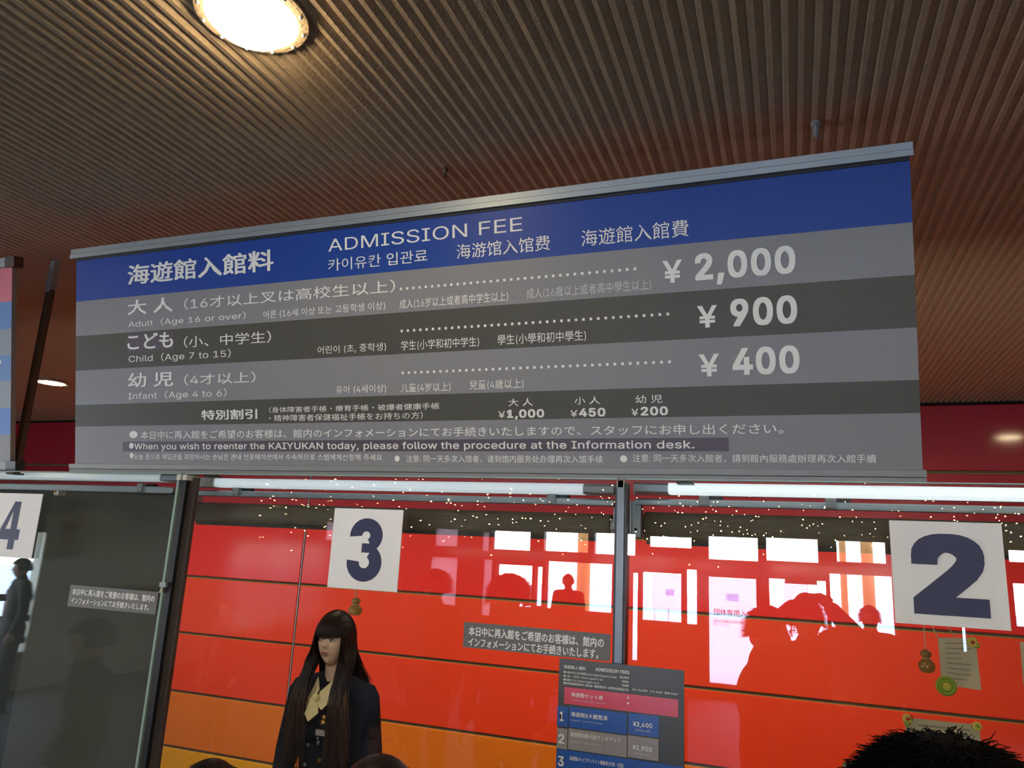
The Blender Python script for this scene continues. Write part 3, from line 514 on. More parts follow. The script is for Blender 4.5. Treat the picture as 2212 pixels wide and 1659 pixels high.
# street facade behind the photographer, seen in the glass; DV = its mirrored distance
DV = 2 * YG - YF
def fpx(x0, y0, x1, y1):
    a = at(x0, (y0 + y1) / 2, y=DV); b = at(x1, (y0 + y1) / 2, y=DV); xm = (x0 + x1) / 2
    return (a[0], b[0], at(xm, y1, y=DV)[2], at(xm, y0, y=DV)[2])
clear_px = [(1062, 1145, 1145, 1190), (1175, 1150, 1270, 1192), (1284, 1152, 1372, 1198), (1400, 1157, 1495, 1185),
            (1530, 1160, 1637, 1210), (1655, 1163, 1767, 1213), (1805, 1167, 1917, 1218), (1945, 1175, 2080, 1222), (2180, 1190, 2300, 1216),
            (1070, 1218, 1148, 1312), (1155, 1222, 1170, 1312), (1178, 1213, 1322, 1322), (1362, 1235, 1378, 1430),
            (1384, 1235, 1473, 1345), (1480, 1228, 1507, 1352), (1528, 1246, 1638, 1484), (1660, 1250, 1790, 1400), (1793, 1240, 1935, 1402),
            (1965, 1245, 2070, 1340), (2078, 1330, 2092, 1412), (2192, 1260, 2300, 1360)]
frost_px = [(938, 1142, 988, 1180), (1040, 1148, 1056, 1190), (925, 1203, 985, 1320), (1040, 1208, 1060, 1330), (700, 1130, 830, 1170)]
holes = [fpx(*h) for h in clear_px]; fh = [fpx(*h) for h in frost_px]
wf = obj('wall_front', wall_holes('y', YF - 0.12, YF, XL, XR, 0, HC + 0.06, holes + fh), M['facade']); tag(wf, kind='structure')
for k, h in enumerate(holes):
    if k % 3 == 0 or k > 8:
        fr = MB(); x0, x1, z0, z1 = h; w = 0.018
        fr.box(x0, x1, YF - 0.10, YF - 0.05, z0, z0 + w); fr.box(x0, x1, YF - 0.10, YF - 0.05, z1 - w, z1)
        fr.box(x0, x0 + w, YF - 0.10, YF - 0.05, z0 + w, z1 - w); fr.box(x1 - w, x1, YF - 0.10, YF - 0.05, z0 + w, z1 - w)
        obj('window_frame', fr, M['facade'], wf)
for h in fh:
    obj('frosted_pane', MB().box(h[0], h[1], YF - 0.07, YF - 0.06, h[2], h[3]), M['frost'], wf)
# opening in the left wall, seen mirrored in the window of number 4
def lpx(px, py):
    p = at(px, py, x=XL); return 2 * YG - p[1], p[2]
ya, za = lpx(99, 1150); yb, zb = lpx(0, 1400)
lh = [(ya, ya + 3.0, 0.45, za)]
wlft = obj('wall_left', wall_holes('x', XL - 0.15, XL, YF, YW + 0.2, 0, HC + 0.06, lh), M['leftwall']); tag(wlft, kind='structure')
lat = MB()
for k in range(3): lat.box(XL - 0.10, XL - 0.05, lh[0][0], lh[0][1], 0.55 + 0.26 * k, 0.63 + 0.26 * k)
for k in range(5):
    yy = lh[0][0] + (lh[0][1] - lh[0][0]) * (k + 0.4) / 5; lat.box(XL - 0.11, XL - 0.06, yy, yy + 0.07, 0.45, za if k % 2 else 1.2)
obj('lattice', lat, M['lattice'], wlft)
wr = obj('wall_right', MB().box(XR, XR + 0.15, YF, YW + 0.2, 0, HC + 0.06), M['sidewall']); tag(wr, kind='structure')

# outside
pv = obj('floor_outside', MB().box(-40, 30, -45, YF - 0.2, -0.35, -0.05), M['pave']); tag(pv, kind='structure')
for (px0, px1) in ((1246, 1274), (1862, 1889), (1815, 1830)):
    DO = 15.5; a = at(px0, 1250, y=DO); b = at(px1, 1250, y=DO); cx = (a[0] + b[0]) / 2; r = (b[0] - a[0]) / 2
    y = 2 * YG - DO
    lab = {1246: 'orange column outside seen mirrored left of the mullion between windows 3 and 2', 1862: 'wide orange column outside mirrored left of card 2', 1815: 'thin orange column outside, leftmost of the pair mirrored beside card 2'}[px0]
    t = thing('column', lab, 'column', (cx, y, -0.05))
    obj('shaft', MB().lathe((cx, y, -0.05), [(r, 0.3), (r, 5.0)], 24), M['orange_col'], t, smooth=True)
    obj('plinth', MB().lathe((cx, y, -0.05), [(r * 1.25, 0), (r * 1.25, 0.3)], 24), M['concrete'], t)
    obj('cap', MB().lathe((cx, y, -0.05), [(r * 1.05, 5.0), (r * 1.3, 5.15)], 24), M['concrete'], t)
# street tree outside the left opening
t = thing('tree', 'green street tree outside the opening mirrored beside card 4', 'tree', (-11.4, -2.2, -0.2))
mb = MB()
rt = random.Random(5)
for k in range(240):
    c = Vector((-11.4 + rt.gauss(0, 0.35), -2.2 + rt.gauss(0, 0.7), 2.0 + rt.gauss(0, 0.55)))
    a = rt.uniform(0, 6.28); b = Vector((math.cos(a), math.sin(a), rt.uniform(-1, 1))).normalized() * 0.16; d = b.cross(Vector((rt.random(), rt.random(), rt.random()))).normalized() * 0.08
    mb.add([c - b, c + d, c + b, c - d], [(0, 1, 2, 3)])
obj('foliage', mb, M['leaf'], t, kind='stuff')
obj('trunk', MB().tube([(-11.4, -2.2, -0.2), (-11.38, -2.15, 1.0), (-11.4, -2.2, 1.9)], [0.09, 0.07, 0.05], 8), M['bark'], t)
# white boards standing by the facade
def standing_board(px, lab, D, words=None, legs=True, text_box=None):
    x0, y0, x1, y1 = px; a = at(x0, y0, y=D); b = at(x1, y0, y=D); zt = at((x0 + x1) / 2, y0, y=D)[2]; z0 = at((x0 + x1) / 2, y1, y=D)[2]
    y = 2 * YG - D; t = thing('notice_board', lab, 'notice board', ((a[0] + b[0]) / 2, y, 0))
    obj('board', MB().box(a[0], b[0], y - 0.012, y, z0, zt), M['board'], t)
    w = 0.012
    if legs:
        for x in (a[0] + 0.03, b[0] - 0.2):
            obj('leg', MB().tube([(x, y - 0.006, 0.0), (x, y - 0.006, z0 + 0.02)], 0.012, 8), M['board'], t)
        obj('base', MB().box(a[0] - 0.05, b[0] + 0.05, y - 0.14, y + 0.12, -0.05, 0.0), M['facade'], t)
    pl = Plane((0, y - 0.013, 0), (-1, 0, 0), (0, 0, 1))
    return t, y, a[0], b[0], z0, zt
tb, y, x0, x1, z0, z1 = standing_board((1531, 1249, 1634, 1483), 'tall white group entrance notice mirrored below the middle of window 2', 12.35, legs=False)
pl = Plane((0, y, 0), (1, 0, 0), (0, 0, 1))   # lettering reads through the back of the board
for s, a, b, c, d, w in (('団体専用入口', 1542, 1626, 1314, 1328, 0.01), ('個人のお客様は左側の自動ドアから', 1542, 1628, 1337, 1344, 0.01), ('お入り下さい', 1542, 1575, 1345, 1351, 0.01)):
    ua, ub = at(a, c, y=3.7 - y)[0], at(b, c, y=3.7 - y)[0]; va, vb = at(a, d, y=3.7 - y)[2], at(a, c, y=3.7 - y)[2]
    text_uv(Plane((0, y + 0.002, 0), (1, 0, 0), (0, 0, 1)), s, ua, ub, va, vb, M['board_ink'], tb, w)
p = at(1582, 1290, y=3.7 - y)
obj('emblem', MB().box(p[0] - 0.09, p[0] + 0.09, y + 0.0005, y + 0.002, p[2] - 0.06, p[2] + 0.05), M['board_blue'], tb)
obj('foot', MB().box(x0 + 0.05, x1 - 0.05, y - 0.1, y + 0.1, 0, z0), M['facade'], tb)
t2, y, x0, x1, z0, z1 = standing_board((1410, 1240, 1471, 1316), 'white board on two thin legs mirrored right of the mullion between windows 3 and 2', 12.5)
p = at(1447, 1280, y=3.7 - y)
obj('emblem', MB().box(p[0] - 0.07, p[0] + 0.07, y + 0.0005, y + 0.002, p[2] - 0.05, p[2] + 0.05), M['board_blue'], t2)
t3, y, x0, x1, z0, z1 = standing_board((1693, 1255, 1745, 1480), 'white upright notice mirrored behind the raised arms', 12.45, legs=False)
text_uv(Plane((0, y + 0.002, 0), (1, 0, 0), (0, 0, 1)), '専', x0 + 0.06, x0 + 0.18, 1.12, 1.24, M['board_ink'], t3, 0.01)
text_uv(Plane((0, y + 0.002, 0), (1, 0, 0), (0, 0, 1)), '用', x0 + 0.06, x0 + 0.18, 0.97, 1.09, M['board_ink'], t3, 0.01)
obj('foot', MB().box(x0 + 0.02, x1 - 0.02, y - 0.1, y + 0.1, 0, z0), M['facade'], t3)

# ------------------------------------------------------------------ ticket windows
GT = at(1340, 1036, y=YG)[2]          # top edge of the glass
GB = 1.02
xmL = (at(362, 1200, y=YG)[0], at(391, 1200, y=YG)[0]); xmC = (at(1328, 1200, y=YG)[0], at(1354, 1200, y=YG)[0])
edges = [(-4.9, xmL[0] + 0.004), (xmL[1] - 0.03, xmC[0] + 0.003), (xmC[1] - 0.003, 2.6)]
labels = ['glass of ticket window 4 with lowered charcoal blind', 'glass of ticket window 3', 'glass of ticket window 2']
for k, (x0, x1) in enumerate(edges):
    wdo = tag(bpy.data.objects.new('window_%d' % (k + 1), None), kind='structure'); link(wdo); wdo.location = (x0, YG, GB)
    obj('glass_pane', MB().box(x0, x1, YG, YG + 0.010, GB, GT), M['glass'], wdo)
    obj('glass_edge', MB().box(x0, x1, YG, YG + 0.010, GT, GT + 0.003), M['glass_edge'], wdo)
    obj('sill_channel', MB().box(x0, x1, YG - 0.012, YG + 0.022, GB - 0.02, GB), M['alu_dark'], wdo)
    if k < 2:
        a, b = (xmL, xmC)[k]
        w = b - a
        if k == 0:
            obj('mullion', MB().box(a + 0.014, a + 0.036, YG - 0.004, YG + 0.022, 0.9, GT - 0.004), M['black_metal'], wdo)
            obj('glass_side_edge', MB().box(a, a + 0.008, YG - 0.006, YG + 0.012, GB, GT), M['glass_edge'], wdo)
            obj('mullion_cover', MB().box(a + 0.036, a + 0.064, YG + 0.010, YG + 0.024, 0.9, GT - 0.01), M['brown_metal'], wdo)
        else:
            obj('mullion', MB().bbox(a + 0.006, b - 0.006, YG - 0.012, YG + 0.05, 0.9, GT - 0.01, 0.0), M['steel_dark'], wdo)
            obj('mullion_gasket', MB().box(a, a + 0.006, YG - 0.008, YG + 0.03, 0.9, GT - 0.01).box(b - 0.006, b, YG - 0.008, YG + 0.03, 0.9, GT - 0.01), M['black_metal'], wdo)
        zc = GT - 0.012
        obj('mullion_clip', MB().box(a + 0.006, a + 0.022, YG - 0.016, YG + 0.02, zc - 0.008, zc + 0.008).box(b - 0.022, b - 0.006, YG - 0.016, YG + 0.02, zc - 0.008, zc + 0.008), M['offwhite'], wdo)
# little latch on the left mullion
p = at(352, 1263, y=YG - 0.012)
t = thing('latch', 'small pale metal latch on the mullion left of window 3', 'latch', (p[0], p[1], p[2]))
obj('plate', MB().box(p[0] - 0.012, p[0] + 0.012, YG - 0.014, YG - 0.004, p[2] - 0.007, p[2] + 0.007), M['alu'], t)
obj('hook', MB().tube([(p[0], YG - 0.012, p[2] - 0.006), (p[0] - 0.006, YG - 0.012, p[2] - 0.024)], 0.004), M['offwhite'], t)

# counter below the glass
t = thing('ticket_counter', 'long ticket counter below the window glass', 'counter', (-1, YG, 0))
obj('worktop', MB().bbox(-4.9, 2.6, YG - 0.22, YG + 0.55, 0.96, 1.0, 0.008), M['counter'], t)
for k in range(5):
    obj('front_panel', MB().box(-4.9 + 1.5 * k + 0.005, -4.9 + 1.5 * (k + 1) - 0.005, YG - 0.05, YG, 0, 0.96), M['counter'], t)

# light bars and support rails behind the glass
YB = 1.957
def zx(px, py, y): p = at(px, py, y=y); return p[0], p[2]
def lamp_bar(lab, a, b, top, bot, m, seg=None):
    """a,b end pixels x; top,bot pixel heights at a"""
    x0, zt = zx(a[0], a[1], YB); _, zb = zx(a[0], a[2], YB); x1, zt1 = zx(b[0], b[1], YB); _, zb1 = zx(b[0], b[2], YB)
    zt = (zt + zt1) / 2; zb = (zb + zb1) / 2
    t = thing('ticket_window_lamp', lab, 'lamp', (x0, YB, zb))
    obj('light_cover', MB().bbox(x0, x1, YB, YB + 0.05, zb, zt, 0.006), m, t)
    obj('housing', MB().box(x0 - 0.1, x1 + 0.1, YB + 0.05, YB + 0.075, zb, zt + 0.004), M['alu_dark'], t)
    return t, x0, x1, zb, zt
t, x0, x1, zb, zt = lamp_bar('long cool white lamp bar along the top of window 3', (464, 1032, 1049), (1258, 1045, 1069), 0, 0, M['tube3'])
xe = zx(1325, 1060, YB)[0]; xs0 = zx(415, 1040, YB)[0]
obj('end_block', MB().bbox(xs0, x0 - 0.002, YB - 0.004, YB + 0.05, zb - 0.001, zt + 0.002, 0.004), M['offwhite'], t)
obj('end_cover', MB().bbox(x1 + 0.001, xe, YB + 0.004, YB + 0.05, zb + 0.001, zt - 0.002, 0.004), M['alu_dark'], t)
t, x0, x1, zb, zt = lamp_bar('brightest lamp bar, along the top of window 2', (1443, 1048, 1073), (2300, 1048, 1074), 0, 0, M['tube2'])
xs0 = zx(1371, 1060, YB)[0]
obj('end_cover', MB().bbox(xs0, x0 - 0.001, YB + 0.004, YB + 0.05, zb + 0.001, zt - 0.002, 0.004), M['alu'], t)
t, x0, x1, zb, zt = lamp_bar('dim lamp bar along the top of window 4', (-200, 1015, 1029), (345, 1023, 1040), 0, 0, M['tube4'])
obj('end_cover', MB().bbox(x1 + 0.001, zx(380, 1030, YB)[0], YB + 0.004, YB + 0.05, zb + 0.001, zt - 0.002, 0.004), M['alu'], t)

def rail(lab, a, b, clips):   # one aluminium rail with clips
    y = YB + 0.02; x0, zt = zx(a[0], a[1], y); _, zb = zx(a[0], a[2], y); x1, zt1 = zx(b[0], b[1], y); _, zb1 = zx(b[0], b[2], y)
    zt = (zt + zt1) / 2; zb = (zb + zb1) / 2
    t = thing('support_rail', lab, 'rail', (x0, y, zb))
    obj('tube', MB().bbox(x0, x1, y, y + 0.03, zb, zt, 0.004), M['alu'], t)
    obj('lower_lip', MB().box(x0, x1, y - 0.003, y + 0.02, zb, zb + 0.004), M['alu_dark'], t)
    for c in clips:
        cx = zx(c, (a[1] + b[1]) / 2, y)[0]
        obj('clip', MB().bbox(cx - 0.012, cx + 0.012, y - 0.006, y + 0.035, zb + 0.001, zt + 0.010, 0.003), M['alu_dark'], t)
        obj('clip_arm', MB().box(cx + 0.012, cx + 0.045, y + 0.01, y + 0.03, zt, zt + 0.009), M['black_metal'], t)
rail('aluminium rail directly above the rolled blind behind card 3', (421, 1057, 1069), (1325, 1079, 1094), (510, 1192))
rail('brightest rail, running behind the top of card 2', (1371, 1083, 1099), (2320, 1088, 1103), (1521, 1795))
rail('pale rail above the lowered charcoal blind', (-220, 1040, 1053), (374, 1051, 1064), (305,))

# side frame uprights and wall brackets beside the mullions
for (px, lab, y, pb) in ((407, 'grey green upright frame beside the left end of the window 3 blind', YB + 0.01, 1115), (1374, 'pale upright frame beside the left end of the window 2 blind', YB + 0.03, 1160)):
    x, zt = zx(px, 1036 if px < 500 else 1082, y); zb = zx(px, pb, y)[1]
    t = thing('blind_bracket', lab, 'bracket', (x, y, zb))
    obj('upright', MB().bbox(x - 0.013, x + 0.013, y, y + 0.03, zb, zt, 0.0), M['alu_dark'] if px < 500 else M['alu'], t)
    obj('flange', MB().box(x - 0.017, x - 0.011, y - 0.006, y + 0.05, zb - 0.004, zt), M['alu'], t)
    obj('screw', MB().ball((x, y - 0.002, zb + 0.02), 0.004, 8, 5), M['black_metal'], t)

# roller blinds
YBL = 2.04
def rolled_blind(lab, a, b):
    x0, zt = zx(a[0], a[1], YBL); _, zb = zx(a[0], a[2], YBL); x1, zt1 = zx(b[0], b[1], YBL); _, zb1 = zx(b[0], b[2], YBL)
    zt = (zt + zt1) / 2; zb = (zb + zb1) / 2; r = (zt - zb) / 2; zc = (zt + zb) / 2
    t = thing('roller_blind', lab, 'roller blind', (x0, YBL + r, zc))
    n = 26; rings = []
    for x in (x0, x0 + 0.004, x1 - 0.004, x1):
        rr = r * (0.96 if x in (x0, x1) else 1)
        rings.append([(x, YBL + r + rr * math.cos(2 * math.pi * k / n), zc + rr * math.sin(2 * math.pi * k / n)) for k in range(n)])
    obj('rolled_fabric', MB().ring_loft(rings), M['blind'], t, smooth=False)
    obj('hem_bar', MB().bbox(x0 + 0.004, x1 - 0.004, YBL + r, YBL + r + 0.01, zb - 0.010, zb + 0.002, 0.002), M['blind_dark'], t)
    for x, s in ((x0, -1), (x1, 1)):
        rr = r * 0.62
        obj('end_cap', MB().ring_loft([[(x + s * d, YBL + r + q * math.cos(2 * math.pi * k / n), zc + q * math.sin(2 * math.pi * k / n)) for k in range(n)] for d, q in ((-0.002, rr), (0.008, rr), (0.011, rr * 0.7))]), M['offwhite'], t)
        obj('bracket', MB().box(x + s * 0.012, x + s * 0.015, YBL, YBL + 2 * r, zc - 0.01, zt + 0.03), M['alu'], t)
rolled_blind('rolled up brown grey blind passing behind card 3', (412, 1083, 1123), (1316, 1109, 1165))
rolled_blind('rolled up blind right of the middle mullion, passing behind card 2', (1388, 1111, 1175), (2330, 1120, 1194))
def lowered_blind(lab, xa, xb, zt, y, m):
    t = thing('roller_blind', lab, 'roller blind', (xa, y, zt))
    n = 12
    vs = []; 
    for i in range(n + 1):
        x = xa + (xb - xa) * i / n; w = 0.0012 * math.sin(i * 2.1)
        for z in (1.03, zt): vs += [(x, y + w, z), (x, y + w + 0.002, z)]
    fs = []
    for i in range(n):
        a = i * 4; fs += [(a, a + 4, a + 6, a + 2), (a + 1, a + 3, a + 7, a + 5)]
    obj('fabric', MB().add(vs, fs), m, t)
    obj('roller', MB().tube([(xa, y + 0.03, zt + 0.004), (xb, y + 0.03, zt + 0.004)], 0.022, 14), m, t)
    obj('hem_bar', MB().bbox(xa, xb, y - 0.006, y + 0.008, 1.015, 1.035, 0.003), M['alu_dark'], t)
a = zx(110, 1072, 2.04); b = zx(382, 1077, 2.04)
lowered_blind('lowered charcoal blind filling the right part of window 4', a[0], b[0], (a[1] + b[1]) / 2, 2.04, M['blind_dark'])
lowered_blind('lowered darker green grey blind behind card 4', a[0] - 1.2, a[0] - 0.004, a[1] + 0.004, 2.045, M['blind_green'])
p = at(127, 1063, y=1.99)
t = thing('blind_bracket', 'small cream bracket on top of the lowered blind in window 4', 'bracket', tuple(p))
obj('upright', MB().bbox(p[0] - 0.012, p[0] + 0.012, p[1] - 0.01, p[1] + 0.02, p[2] - 0.012, p[2] + 0.012, 0.003), M['offwhite'], t)
obj('screw', MB().ball((p[0] - 0.003, p[1] - 0.012, p[2]), 0.004, 8, 5), M['gold'], t)

# ------------------------------------------------------------------ fee sign
SB = at(1000, 1029, y=1.893); ST = at(1000, 435.6, y=1.7465)
v = np.array([0, ST[1] - SB[1], ST[2] - SB[2]]); LS = np.linalg.norm(v); v /= LS
SP = Plane((0, SB[1], SB[2]), (1, 0, 0), v)
def sv(*pts): return sum(SP.uv(*q)[1] for q in pts) / len(pts)
u_l = SP.uv(164, 800)[0]; u_r = (SP.uv(1966, 400)[0] + SP.uv(1992, 950)[0]) / 2
U0 = (SP.uv(157, 545)[0] + SP.uv(157, 1010)[0]) / 2; U1 = (SP.uv(1967, 315)[0] + SP.uv(2004, 1030)[0]) / 2
v_rt = sv((157, 541), (1967, 309)); v_gr = sv((157, 551), (1967, 326)); v_rb = sv((157, 560), (1967, 341))
v_b = [v_rb - 0.008, sv((165, 652), (1967, 480.5)), sv((165, 727), (1974, 593)), sv((165, 800.5), (1977, 708)), sv((165, 875), (1980, 820.5)), sv((165, 921.5), (1985, 892.4)), sv((157, 1002), (1995, 1014.5))]
sign = thing('fee_sign', 'large tilted blue and grey admission fee banner sign above windows 3 and 2', 'sign', tuple(SP.p((U0 + U1) / 2, 0)))
obj('backing_board', SP.slab(MB(), u_l, u_r, v_b[6] - 0.005, v_rt - 0.02, -0.018, 0.0), M['alu_dark'], sign)
bl = [('blue', 'deep blue heading band'), ('grey', 'grey adult band'), ('dgrey', 'dark grey child band'), ('grey', 'grey infant band'), ('dgrey', 'dark grey discount band'), ('grey', 'grey notice band at the bottom')]
for k, (m, lab) in enumerate(bl):
    obj('colour_band', SP.slab(MB(), u_l, u_r, v_b[k + 1], v_b[k], 0.0, 0.001), M[m], sign, label=lab)
obj('rail_shadow_strip', SP.slab(MB(), u_l, u_r, v_b[0], v_rb + 0.002, 0.0, 0.004), M['rail_shade'], sign)  # dark strip painted in as the shadow under the top rail
obj('top_rail', SP.slab(MB(), U0, U1, v_gr + 0.001, v_rt, -0.022, 0.010), M['alu'], sign)
obj('top_rail', SP.slab(MB(), U0, U1, v_rb, v_gr - 0.001, -0.022, 0.014), M['alu'], sign)
v_m = sv((157, 1011), (2000, 1032)); v_0 = sv((157, 1019.5), (2004, 1048))
obj('bottom_rail', SP.slab(MB(), U0, U1, v_m + 0.001, v_b[6], -0.022, 0.012), M['alu_dark'], sign)
obj('bottom_rail', SP.slab(MB(), U0, U1, v_0, v_m - 0.001, -0.022, 0.010), M['alu_dark'], sign)
obj('highlight_patch', SP.slab(MB(), SP.uv(274.8, 742)[0], SP.uv(376.8, 735)[0], sv((275, 761), (376.8, 754)), sv((275, 723.5), (376.8, 715.5)), 0.001, 0.0015), M['patch'], sign, label='darker patch behind the word for child')
obj('highlight_patch', SP.slab(MB(), SP.uv(266, 963)[0], SP.uv(1574, 960)[0], sv((266, 974.5), (1574, 975.4)), sv((266, 953.5), (1574, 945.8)), 0.001, 0.0015), M['patch'], sign, label='purple grey strip behind the English line')
T = [
 ('海遊館入館料', (276.8, 573.5, 615.2, 592, 537.9, 585.9), .022, 'ink', None),
 ('ADMISSION FEE', (709.7, 516.4, 543.7, 1128.6, 469.6, 499.5), 0, 'ink', None),
 ('카이유칸 입관료', (709.7, 559.1, 586, 924, 539.2, 566.1), 0, 'ink', None),
 ('海游馆入馆费', (986.9, 528, 559.1, 1188.3, 508.2, 541.7), -.004, 'ink', None),
 ('海遊館入館費', (1256.1, 495.7, 531.8, 1487.3, 475.8, 511.9), -.004, 'ink', None),
 ('大 人', (276.8, 647.3, 679.6, 374.5, 642.6, 674.7), .016, 'ink', None),
 ('（16才以上叉は高校生以上）', (398.6, 644.3, 669.7, 854.4, 604.4, 631.7), 0, 'ink', None),
 ('Adult（Age 16 or over）', (278, 693.1, 709.7, 531.7, 672.2, 691.6), 0, 'ink', None),
 ('어른 (16세 이상 또는 고등학생 이상)', (569.5, 671.7, 689, 832.8, 651.1, 669.8), 0, 'ink', None),
 ('成人(16岁以上或者高中学生以上)', (863.8, 646.2, 668, 1098, 630, 651.5), -.004, 'ink', None),
 ('成人(16歲以上或者高中學生以上)', (1138, 623.3, 646.5, 1406.5, 602.6, 627), -.006, 'ink_dim', None),
 ('こども', (276.3, 722.6, 755.7, 375, 715.5, 751), .022, 'ink', None),
 ('（小、中学生）', (398.1, 725.9, 751.2, 586.4, 715.2, 740.8), 0, 'ink', None),
 ('Child（Age 7 to 15）', (278.8, 764.9, 784.8, 499.3, 755, 776.1), 0, 'ink', None),
 ('어린이 (초, 중학생)', (686.8, 746.9, 765.5, 834.5, 740.6, 760), 0, 'ink', None),
 ('学生(小学和初中学生)', (867.1, 735.7, 757.5, 1035.4, 727.5, 749.5), -.003, 'ink', None),
 ('學生(小學和初中學生)', (1075.3, 723.2, 746.5, 1266, 713, 736), -.005, 'ink', None),
 ('幼 児', (277.5, 805.4, 837, 375.5, 803, 834.5), .016, 'ink', None),
 ('（4才以上）', (398.6, 808.4, 832, 552.8, 802.2, 827.1), 0, 'ink', None),
 ('Infant（Age 4 to 6）', (278, 845.7, 865.6, 490.1, 839.5, 860.5), 0, 'ink', None),
 ('유아 (4세이상)', (726.6, 833.2, 851, 834.7, 829.9, 848.6), 0, 'ink', None),
 ('儿童(4岁以上)', (867.1, 829, 849, 973.7, 824.8, 845), -.003, 'ink', None),
 ('兒童(4歲以上)', (1014.7, 821.5, 842.5, 1131.6, 818, 839.5), -.005, 'ink', None),
 ('特別割引', (435.9, 885.5, 906.6, 556.5, 883.5, 905.4), .024, 'ink', None),
 ('（身体障害者手帳・療育手帳・被爆者健康手帳', (582.3, 878.5, 891, 949.9, 870.4, 885.3), 0, 'ink', None),
 ('・精神障害者保健福祉手帳をお持ちの方）', (581.8, 894.5, 909.3, 913.9, 891.4, 906.5), 0, 'ink', None),
 ('大 人', (1098.7, 861.5, 878, 1151.4, 859.7, 876.7), .004, 'ink', None),
 ('¥', (1076.7, 888.6, 903.3, 1092, 888.3, 902.8), .005, 'ink', None),
 ('1,000', (1095.7, 884.6, 903, 1176.2, 883.8, 902), .045, 'ink', '0'),
 ('小 人', (1241.3, 857.7, 874.2, 1296.5, 855.9, 872.9), .004, 'ink', None),
 ('¥', (1232.4, 886.3, 900.5, 1248, 886, 900), .005, 'ink', None),
 ('450', (1251.4, 881.5, 900.3, 1308.4, 881, 899.8), .045, 'ink', None),
 ('幼 児', (1372.9, 853.4, 871.1, 1431.1, 852.2, 870.4), .004, 'ink', None),
 ('¥', (1364, 883.2, 898.5, 1379.3, 883, 898), .005, 'ink', None),
 ('200', (1384.3, 878.3, 897.8, 1443.3, 877.8, 897), .045, 'ink', None),
 ('¥', (1431.4, 564.1, 612.6, 1473.7, 561.1, 609.4), .018, 'ink', None),
 ('2,000', (1501.5, 546.9, 605.3, 1718.3, 531.2, 592.1), .042, 'ink', '0'),
 ('¥', (1506.2, 661.8, 709, 1549.7, 658.5, 706.5), .018, 'ink', None),
 ('900', (1577.8, 645.6, 705.3, 1722, 637.7, 699.8), .042, 'ink', None),
 ('¥', (1509.7, 765.8, 813.8, 1553.9, 763.9, 812.7), .018, 'ink', None),
 ('400', (1582.4, 751.4, 810, 1727.2, 746, 807.8), .042, 'ink', None),
 ('●', (280.5, 931, 946.5, 298, 930.8, 946.3), 0, 'ink', None),
 ('本日中に再入館をご希望のお客様は、館内のインフォメーションにてお手続きいたしますので、スタッフにお申し出ください。', (305, 930, 948.5, 1692, 915.5, 937), .004, 'ink', None),
 ('●', (280, 956.5, 969.5, 289.5, 956.4, 969.4), 0, 'ink', None),
 ('When you wish to reenter the KAIYUKAN today, please follow the procedure at the Information desk.', (291, 957, 970.6, 1500, 952.4, 968.8), .012, 'ink', 'W'),
 ('●', (281, 978, 990, 289.5, 978, 990), 0, 'ink', None),
 ('오늘 중으로 재입관을 희망하시는 손님은 관내 인포메이션에서 수속하므로 스탭에게신청해 주세요', (290, 979, 991.5, 826.3, 982.3, 996), .006, 'ink', None),
 ('●', (853, 984, 997, 864, 984, 997), 0, 'ink', None),
 ('注意: 同一天多次入馆者，请到馆内服务处办理再次入馆手续', (878.2, 983.3, 999.3, 1302.5, 983.3, 999.8), -.002, 'ink', None),
 ('●', (1340, 983.5, 998.5, 1355, 983.5, 998.5), 0, 'ink', None),
 ('注意: 同一天多次入館者，請到館內服務處辦理再次入館手續', (1367, 983.3, 1000.5, 1892.3, 979, 997.8), -.004, 'ink', None),
]
for body, box, w, m, ref in T:
    text_px(SP, body, box, M[m], sign, w, 0.0018, ref)
for (xa, ya_, xb, yb_, n) in ((866.8, 624.5, 1371.7, 580.8, 35), (868.3, 715.8, 1442.6, 677.7, 39), (870.5, 806.5, 1446.3, 780.7, 39)):
    ua, va = SP.uv(xa, ya_); ub, vb = SP.uv(xb, yb_); vm = (va + vb) / 2; mb = MB()
    for k in range(n):
        u = ua + (ub - ua) * k / (n - 1); SP.slab(mb, u - 0.0035, u + 0.0035, vm - 0.0035, vm + 0.0035, 0.001, 0.0016)
    obj('dotted_line', mb, M['ink'], sign, kind='stuff')

# neighbouring sign at the left edge
s2 = thing('fee_sign', 'pink, blue and grey striped banner sign cut off at the left edge', 'sign', tuple(SP.p(-3.2, 0)))
ur = (SP.uv(22, 600)[0] + SP.uv(27, 990)[0]) / 2; ul = ur - 1.6
vv = [SP.uv(23, y)[1] for y in (576, 651, 710, 767, 822, 881, 939, 997)]
obj('backing_board', SP.slab(MB(), ul, ur, vv[7], vv[0] + 0.01, -0.018, 0.0), M['alu_dark'], s2)
for k, (m, lab) in enumerate((('pinkp', 'pink band'), ('lightblue', 'light blue band'), ('lightgrey', 'blue grey band'), ('lightblue', 'light blue band'), ('lightgrey', 'blue grey band'), ('midblue', 'strong blue band'), ('grey', 'grey band'))):
    obj('colour_band', SP.slab(MB(), ul, ur, vv[k + 1], vv[k], 0.0, 0.001), M[m], s2, label=lab)
va, vb = SP.uv(12, 558)[1], SP.uv(12, 578)[1]; uc = SP.uv(17, 567)[0]; ud = SP.uv(37, 567)[0]
obj('top_rail', SP.slab(MB(), ul, uc, (va + vb) / 2 + 0.001, va, -0.022, 0.010), M['alu'], s2)
obj('top_rail', SP.slab(MB(), ul, uc, vb, (va + vb) / 2 - 0.001, -0.022, 0.012), M['alu'], s2)
obj('rail_end_cap', SP.slab(MB(), uc, ud, vb - 0.002, va + 0.002, -0.024, 0.012), M['brown_metal'], s2)
